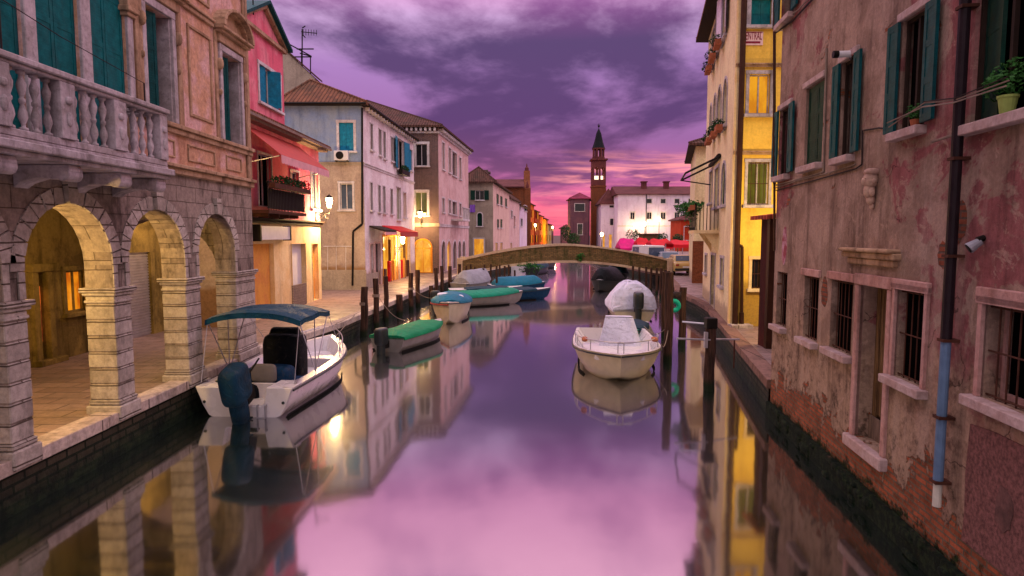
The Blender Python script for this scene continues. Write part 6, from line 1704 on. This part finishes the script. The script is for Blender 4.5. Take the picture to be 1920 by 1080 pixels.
small_boat('rowing_boat', 'farther dark boat beyond the bridge on the left', 3.2, 68, -20, 4.4, 1.6, .6, .2, 'motor_dark', 'black_canvas', .6, False, (.05, .95))
small_boat('rowing_boat', 'low pale boat against the left bank beyond the bridge', .4, 62, -14, 4.4, 1.6, .6, .2, 'gelcoat', 'tarp_grey', .2, False, (.05, .95))
small_boat('rowing_boat', 'black covered boat in the dark under the right half of the bridge', 7.0, 44.2, 160, 4.6, 1.9, .6, .2, 'motor_dark', 'black_canvas', .8, False, (.05, .95))
small_boat('rowing_boat', 'dark boat beyond the bridge by the right bank', 8.4, 52, 175, 4.6, 1.7, .6, .2, 'motor_dark', 'tarp_navy', .8, False, (.05, .95))
# 5 white boat with rails, bow to the viewer
r, st_ = small_boat('motorboat', 'white boat with bow rail and tall covered console facing the viewer on the right', 3.16, 20.35, 174, 5.3, 2.34, .62, .12, 'cream_hull', None, 0, False, group=None, full=.55, bwt=.92, sharp=2.9)
MB().prism([(x_, y_) for x_, y_ in ((-.92, 3.0), (-.86, 4.0), (-.6, 4.75), (0, 5.12), (.6, 4.75), (.86, 4.0), (.92, 3.0))], .5, .64, ID, 'ab').build('foredeck', M['gelcoat'], r, bevel=.02)
b = MB()
lo = [(-.66, 3.5, .62), (.48, 3.5, .62), (.45, 2.3, .5), (-.6, 2.3, .5)]; hi = [(-.46, 3.1, 1.36), (.30, 3.1, 1.36), (.26, 2.5, 1.32), (-.42, 2.5, 1.32)]
lo = [Vector(p) for p in lo]; hi = [Vector(p) for p in hi]; b.hexa(lo, hi)
rows = []
for i in range(9):
    q = i/8; ring = []
    for k_ in range(4):
        p0 = lo[k_].lerp(hi[k_], q); p1 = lo[(k_+1) % 4].lerp(hi[(k_+1) % 4], q)
        for j in range(5):
            p = p0.lerp(p1, j/5); bulge = .008*math.sin(j*2.1+q*5+k_); c_ = Vector((0, 2.8, p.z)); ring.append(p+(p-c_).normalized()*bulge)
    rows.append(ring)
MB().grid(rows, True).add([p+Vector((0, 0, .02)) for p in rows[-1]], [tuple(range(20))]).build('console_cover', M['tarp_white'], r, smooth=True)
b = MB(); pts = []
for s_ in (-1, 1):
    seg = [Vector((s_*(hb_-.07), min(y, 5.15), sh+.27)) for y, hb_, sh, q in st_ if y > 2.8]
    pts = seg[::-1] if s_ == 1 else seg
    b.tube(seg, .014, 6)
    for p in seg[::2]: b.cyl((p.x, p.y, p.z-.27), p, .012, n=6)
b.tube([Vector((-.30, 5.12, .99)), Vector((.30, 5.12, .99))], .014, 6)
b.build('bow_rail', M['steel'], r)
for q in ((.86, 4.2, .93), (-.92, 4.05, .93)): MB().sell(q, (.08, .24, .05), .7, .7, 10, 6).build('fender', M['terracotta'], r)
# 6 boat under white tarpaulin, stern to viewer
r = thing('motorboat', 'boat wrapped in a tall white tarpaulin with a dark outboard facing the viewer', 'boat', (5.0, 26.0, 0), math.radians(-3), None, local=True)
h_, st_ = hull(r, 5.2, 1.85, .55, .2, 'cream_hull', full=.45, rimmat='gelcoat')
cover(r, st_, 0, 5.2, lambda y: 1.0 if .3 < y < 2.6 else .6, 'tarp_white', .10)
rows = []
for i, (z_, w_, yy) in enumerate(((.58, .93, -.03), (.80, .91, -.02), (1.08, .84, .04), (1.34, .66, .2), (1.55, .40, .5), (1.63, .26, .9))):
    rows.append([Vector((w_*math.cos(PI+PI*j/12)*(1+.04*math.sin(j*3+i)), yy+ (0 if i < 5 else .1)+.10*(1-abs(math.sin(PI*j/12)))*2.2, z_+.03*math.sin(j*2.3+i))) for j in range(13)])
MB().grid(rows).add(rows[-1], [tuple(range(13))]).build('cover_back', M['tarp_white'], r)
outboard(r, .1, -.05, .62, 1.25, 'motor_dark')
# 7 teal boat between them
small_boat('rowing_boat', 'teal boat half hidden behind the white boat on the right', 4.3, 22.9, 165, 3.6, 1.35, .5, .2, 'teal_rubber', 'tarp_navy', .15, False, (.1, .8), group=None)

for p_, q_, lab in (((-5.15, 24.6, 1.2), (-3.6, 22.6, .55), 'rope from a left post to the bow of the green covered boat'), ((-4.75, 30.1, 1.1), (-3.2, 29.8, .75), 'rope from the tight pair of posts to the blue covered boat'),
                  ((4.42, 17.9, 1.0), (3.9, 16.6, .75), 'rope from the tallest brown post to the white boat'), ((4.46, 17.9, 1.1), (4.2, 20.2, .7), 'second rope from the tallest brown post to the stern of the white boat')):
    p_, q_ = Vector(p_), Vector(q_); pts = [p_.lerp(q_, i/8)-Vector((0, 0, .28*math.sin(PI*i/8))) for i in range(9)]
    tag(MB().tube(pts, .012, 5).build('mooring_rope', M['cable_pale']), lab, 'rope')
for x, Yp, z_ in ((679, 22.6, 1.1), (703, 24.6, 1.2), (769, 30.1, 1.0)):
    px_ = atY(x, 440, Yp).x; b = MB()
    for k_ in range(3): b.lathe([(.14, 0), (.15, .02), (.14, .04)], (px_, Yp, z_+k_*.035), 10)
    tag(b.build('rope_coil', M['cable_pale']), {679: 'rope wound round the thick leaning post', 703: 'rope wound round the tall post behind the leaning one', 769: 'rope wound round the left post of the tight pair'}[x], 'rope')

# ================================================================ cars beyond the right quay
def car(label, X, Y, ang, paint, L=4.0, Wd=1.65, Hh=1.42, van=False):
    r = thing('parked_van' if van else 'parked_car', label, 'van' if van else 'car', (X, Y, QZ), math.radians(ang), 'vehicles parked beyond the right quay', local=True)
    # profile along y (0 = rear bumper)
    if van: pf = [(.0, .35), (0, 1.0), (.06, Hh), (L*.80, Hh), (L*.90, 1.05), (L, .85), (L, .35)]
    else: pf = [(0, .32), (0, .78), (.12, .92), (.55, .98), (1.0, Hh), (L*.62, Hh), (L*.78, .95), (L-.1, .80), (L, .6), (L, .32)]
    G = Frame((0, 0, 0), (0, 1, 0), (1, 0, 0), (0, 0, 1))
    rows = []
    for x, kz, ky in ((-Wd/2+.08, .93, .05), (-Wd/2, 1, 0)): pass
    b = MB(); w = Wd/2
    secs = []
    for x, ins in ((-w, .10), (-w+.12, 0), (w-.12, 0), (w, .10)):
        secs.append([Vector((x if z_ < 1.0 else math.copysign(abs(x)-.13, x), y if ins == 0 else y+(ins*.6 if y < L/2 else -ins*.6), z_-(ins*.35 if z_ > .5 else 0))) for y, z_ in pf])
    b.grid(secs).add(secs[0], [tuple(range(len(pf)))]).add(secs[-1], [tuple(range(len(pf)))])
    b.grid([[s[-1] for s in secs], [s[0] for s in secs]])
    bd = b.build('body', M[paint], r, bevel=.03)
    gl_ = MB()
    if van: gl_.box(-w+.2, w-.2, -.012, .04, .95, Hh-.15).box(w-.155, w-.12, L*.45, L*.78, .95, Hh-.15).box(-w+.12, -w+.155, L*.45, L*.78, .95, Hh-.15).hexa([(-w+.2, L*.905, 1.08), (w-.2, L*.905, 1.08), (w-.25, L*.815, Hh-.05), (-w+.25, L*.815, Hh-.05)], [(-w+.2, L*.915, 1.10), (w-.2, L*.915, 1.10), (w-.25, L*.825, Hh-.02), (-w+.25, L*.825, Hh-.02)])
    else:
        gl_.hexa([(-w+.2, .60, 1.02), (w-.2, .60, 1.02), (w-.25, .95, Hh-.06), (-w+.25, .95, Hh-.06)], [(-w+.2, .57, 1.04), (w-.2, .57, 1.04), (w-.25, .92, Hh-.03), (-w+.25, .92, Hh-.03)])
        for s_ in (-1, 1): gl_.box(min(s_*(w-.14), s_*(w-.09)), max(s_*(w-.14), s_*(w-.09)), 1.0, L*.64, .98, Hh-.12)
    gl_.build('window', M['glass_blue'], r)
    for s_ in (-1, 1):
        for y in (.75, L-.8):
            wh_ = MB().cyl((s_*(w-.16), y, .30), (s_*(w+.01), y, .30), .30, n=16).build('wheel', M['tyre'], r)
            MB().cyl((s_*(w+.005), y, .30), (s_*(w+.02), y, .30), .17, n=12).build('rim', M['steel'], wh_)
        MB().box(min(s_*(w-.1), s_*(w-.32)), max(s_*(w-.1), s_*(w-.32)), -.02, .03, .68, .82).build('tail_light', M['red_rubber'], r)
    MB().box(-w+.05, w-.05, -.06, .06, .36, .52).build('bumper', M['motor_dark' if not van else 'tarp_grey'], r, bevel=.02)
    MB().box(-.26, .26, -.075, -.061, .56, .67).build('number_plate', M['plastic_white'], r)
    return r
p = gp(1277, 517); car('beige hatchback parked at the corner beside the brick base', p[0]+.35, p[1], -4, 'car_beige')
p = atY(1236, 495, 52); car('white van parked behind the bridge parapet under the red tents', p.x, 53, 12, 'car_white', 4.2, 1.75, 2.0, True)
p = atY(1216, 490, 56); car('white car behind the bridge parapet, left of the white van', p.x, 57, 20, 'car_white')
p = atY(1264, 480, 50); car('pale blue roofed car between the white van and the beige hatchback', p.x, 50.8, -6, 'tarp_grey', 4.2, 1.7, 1.5)
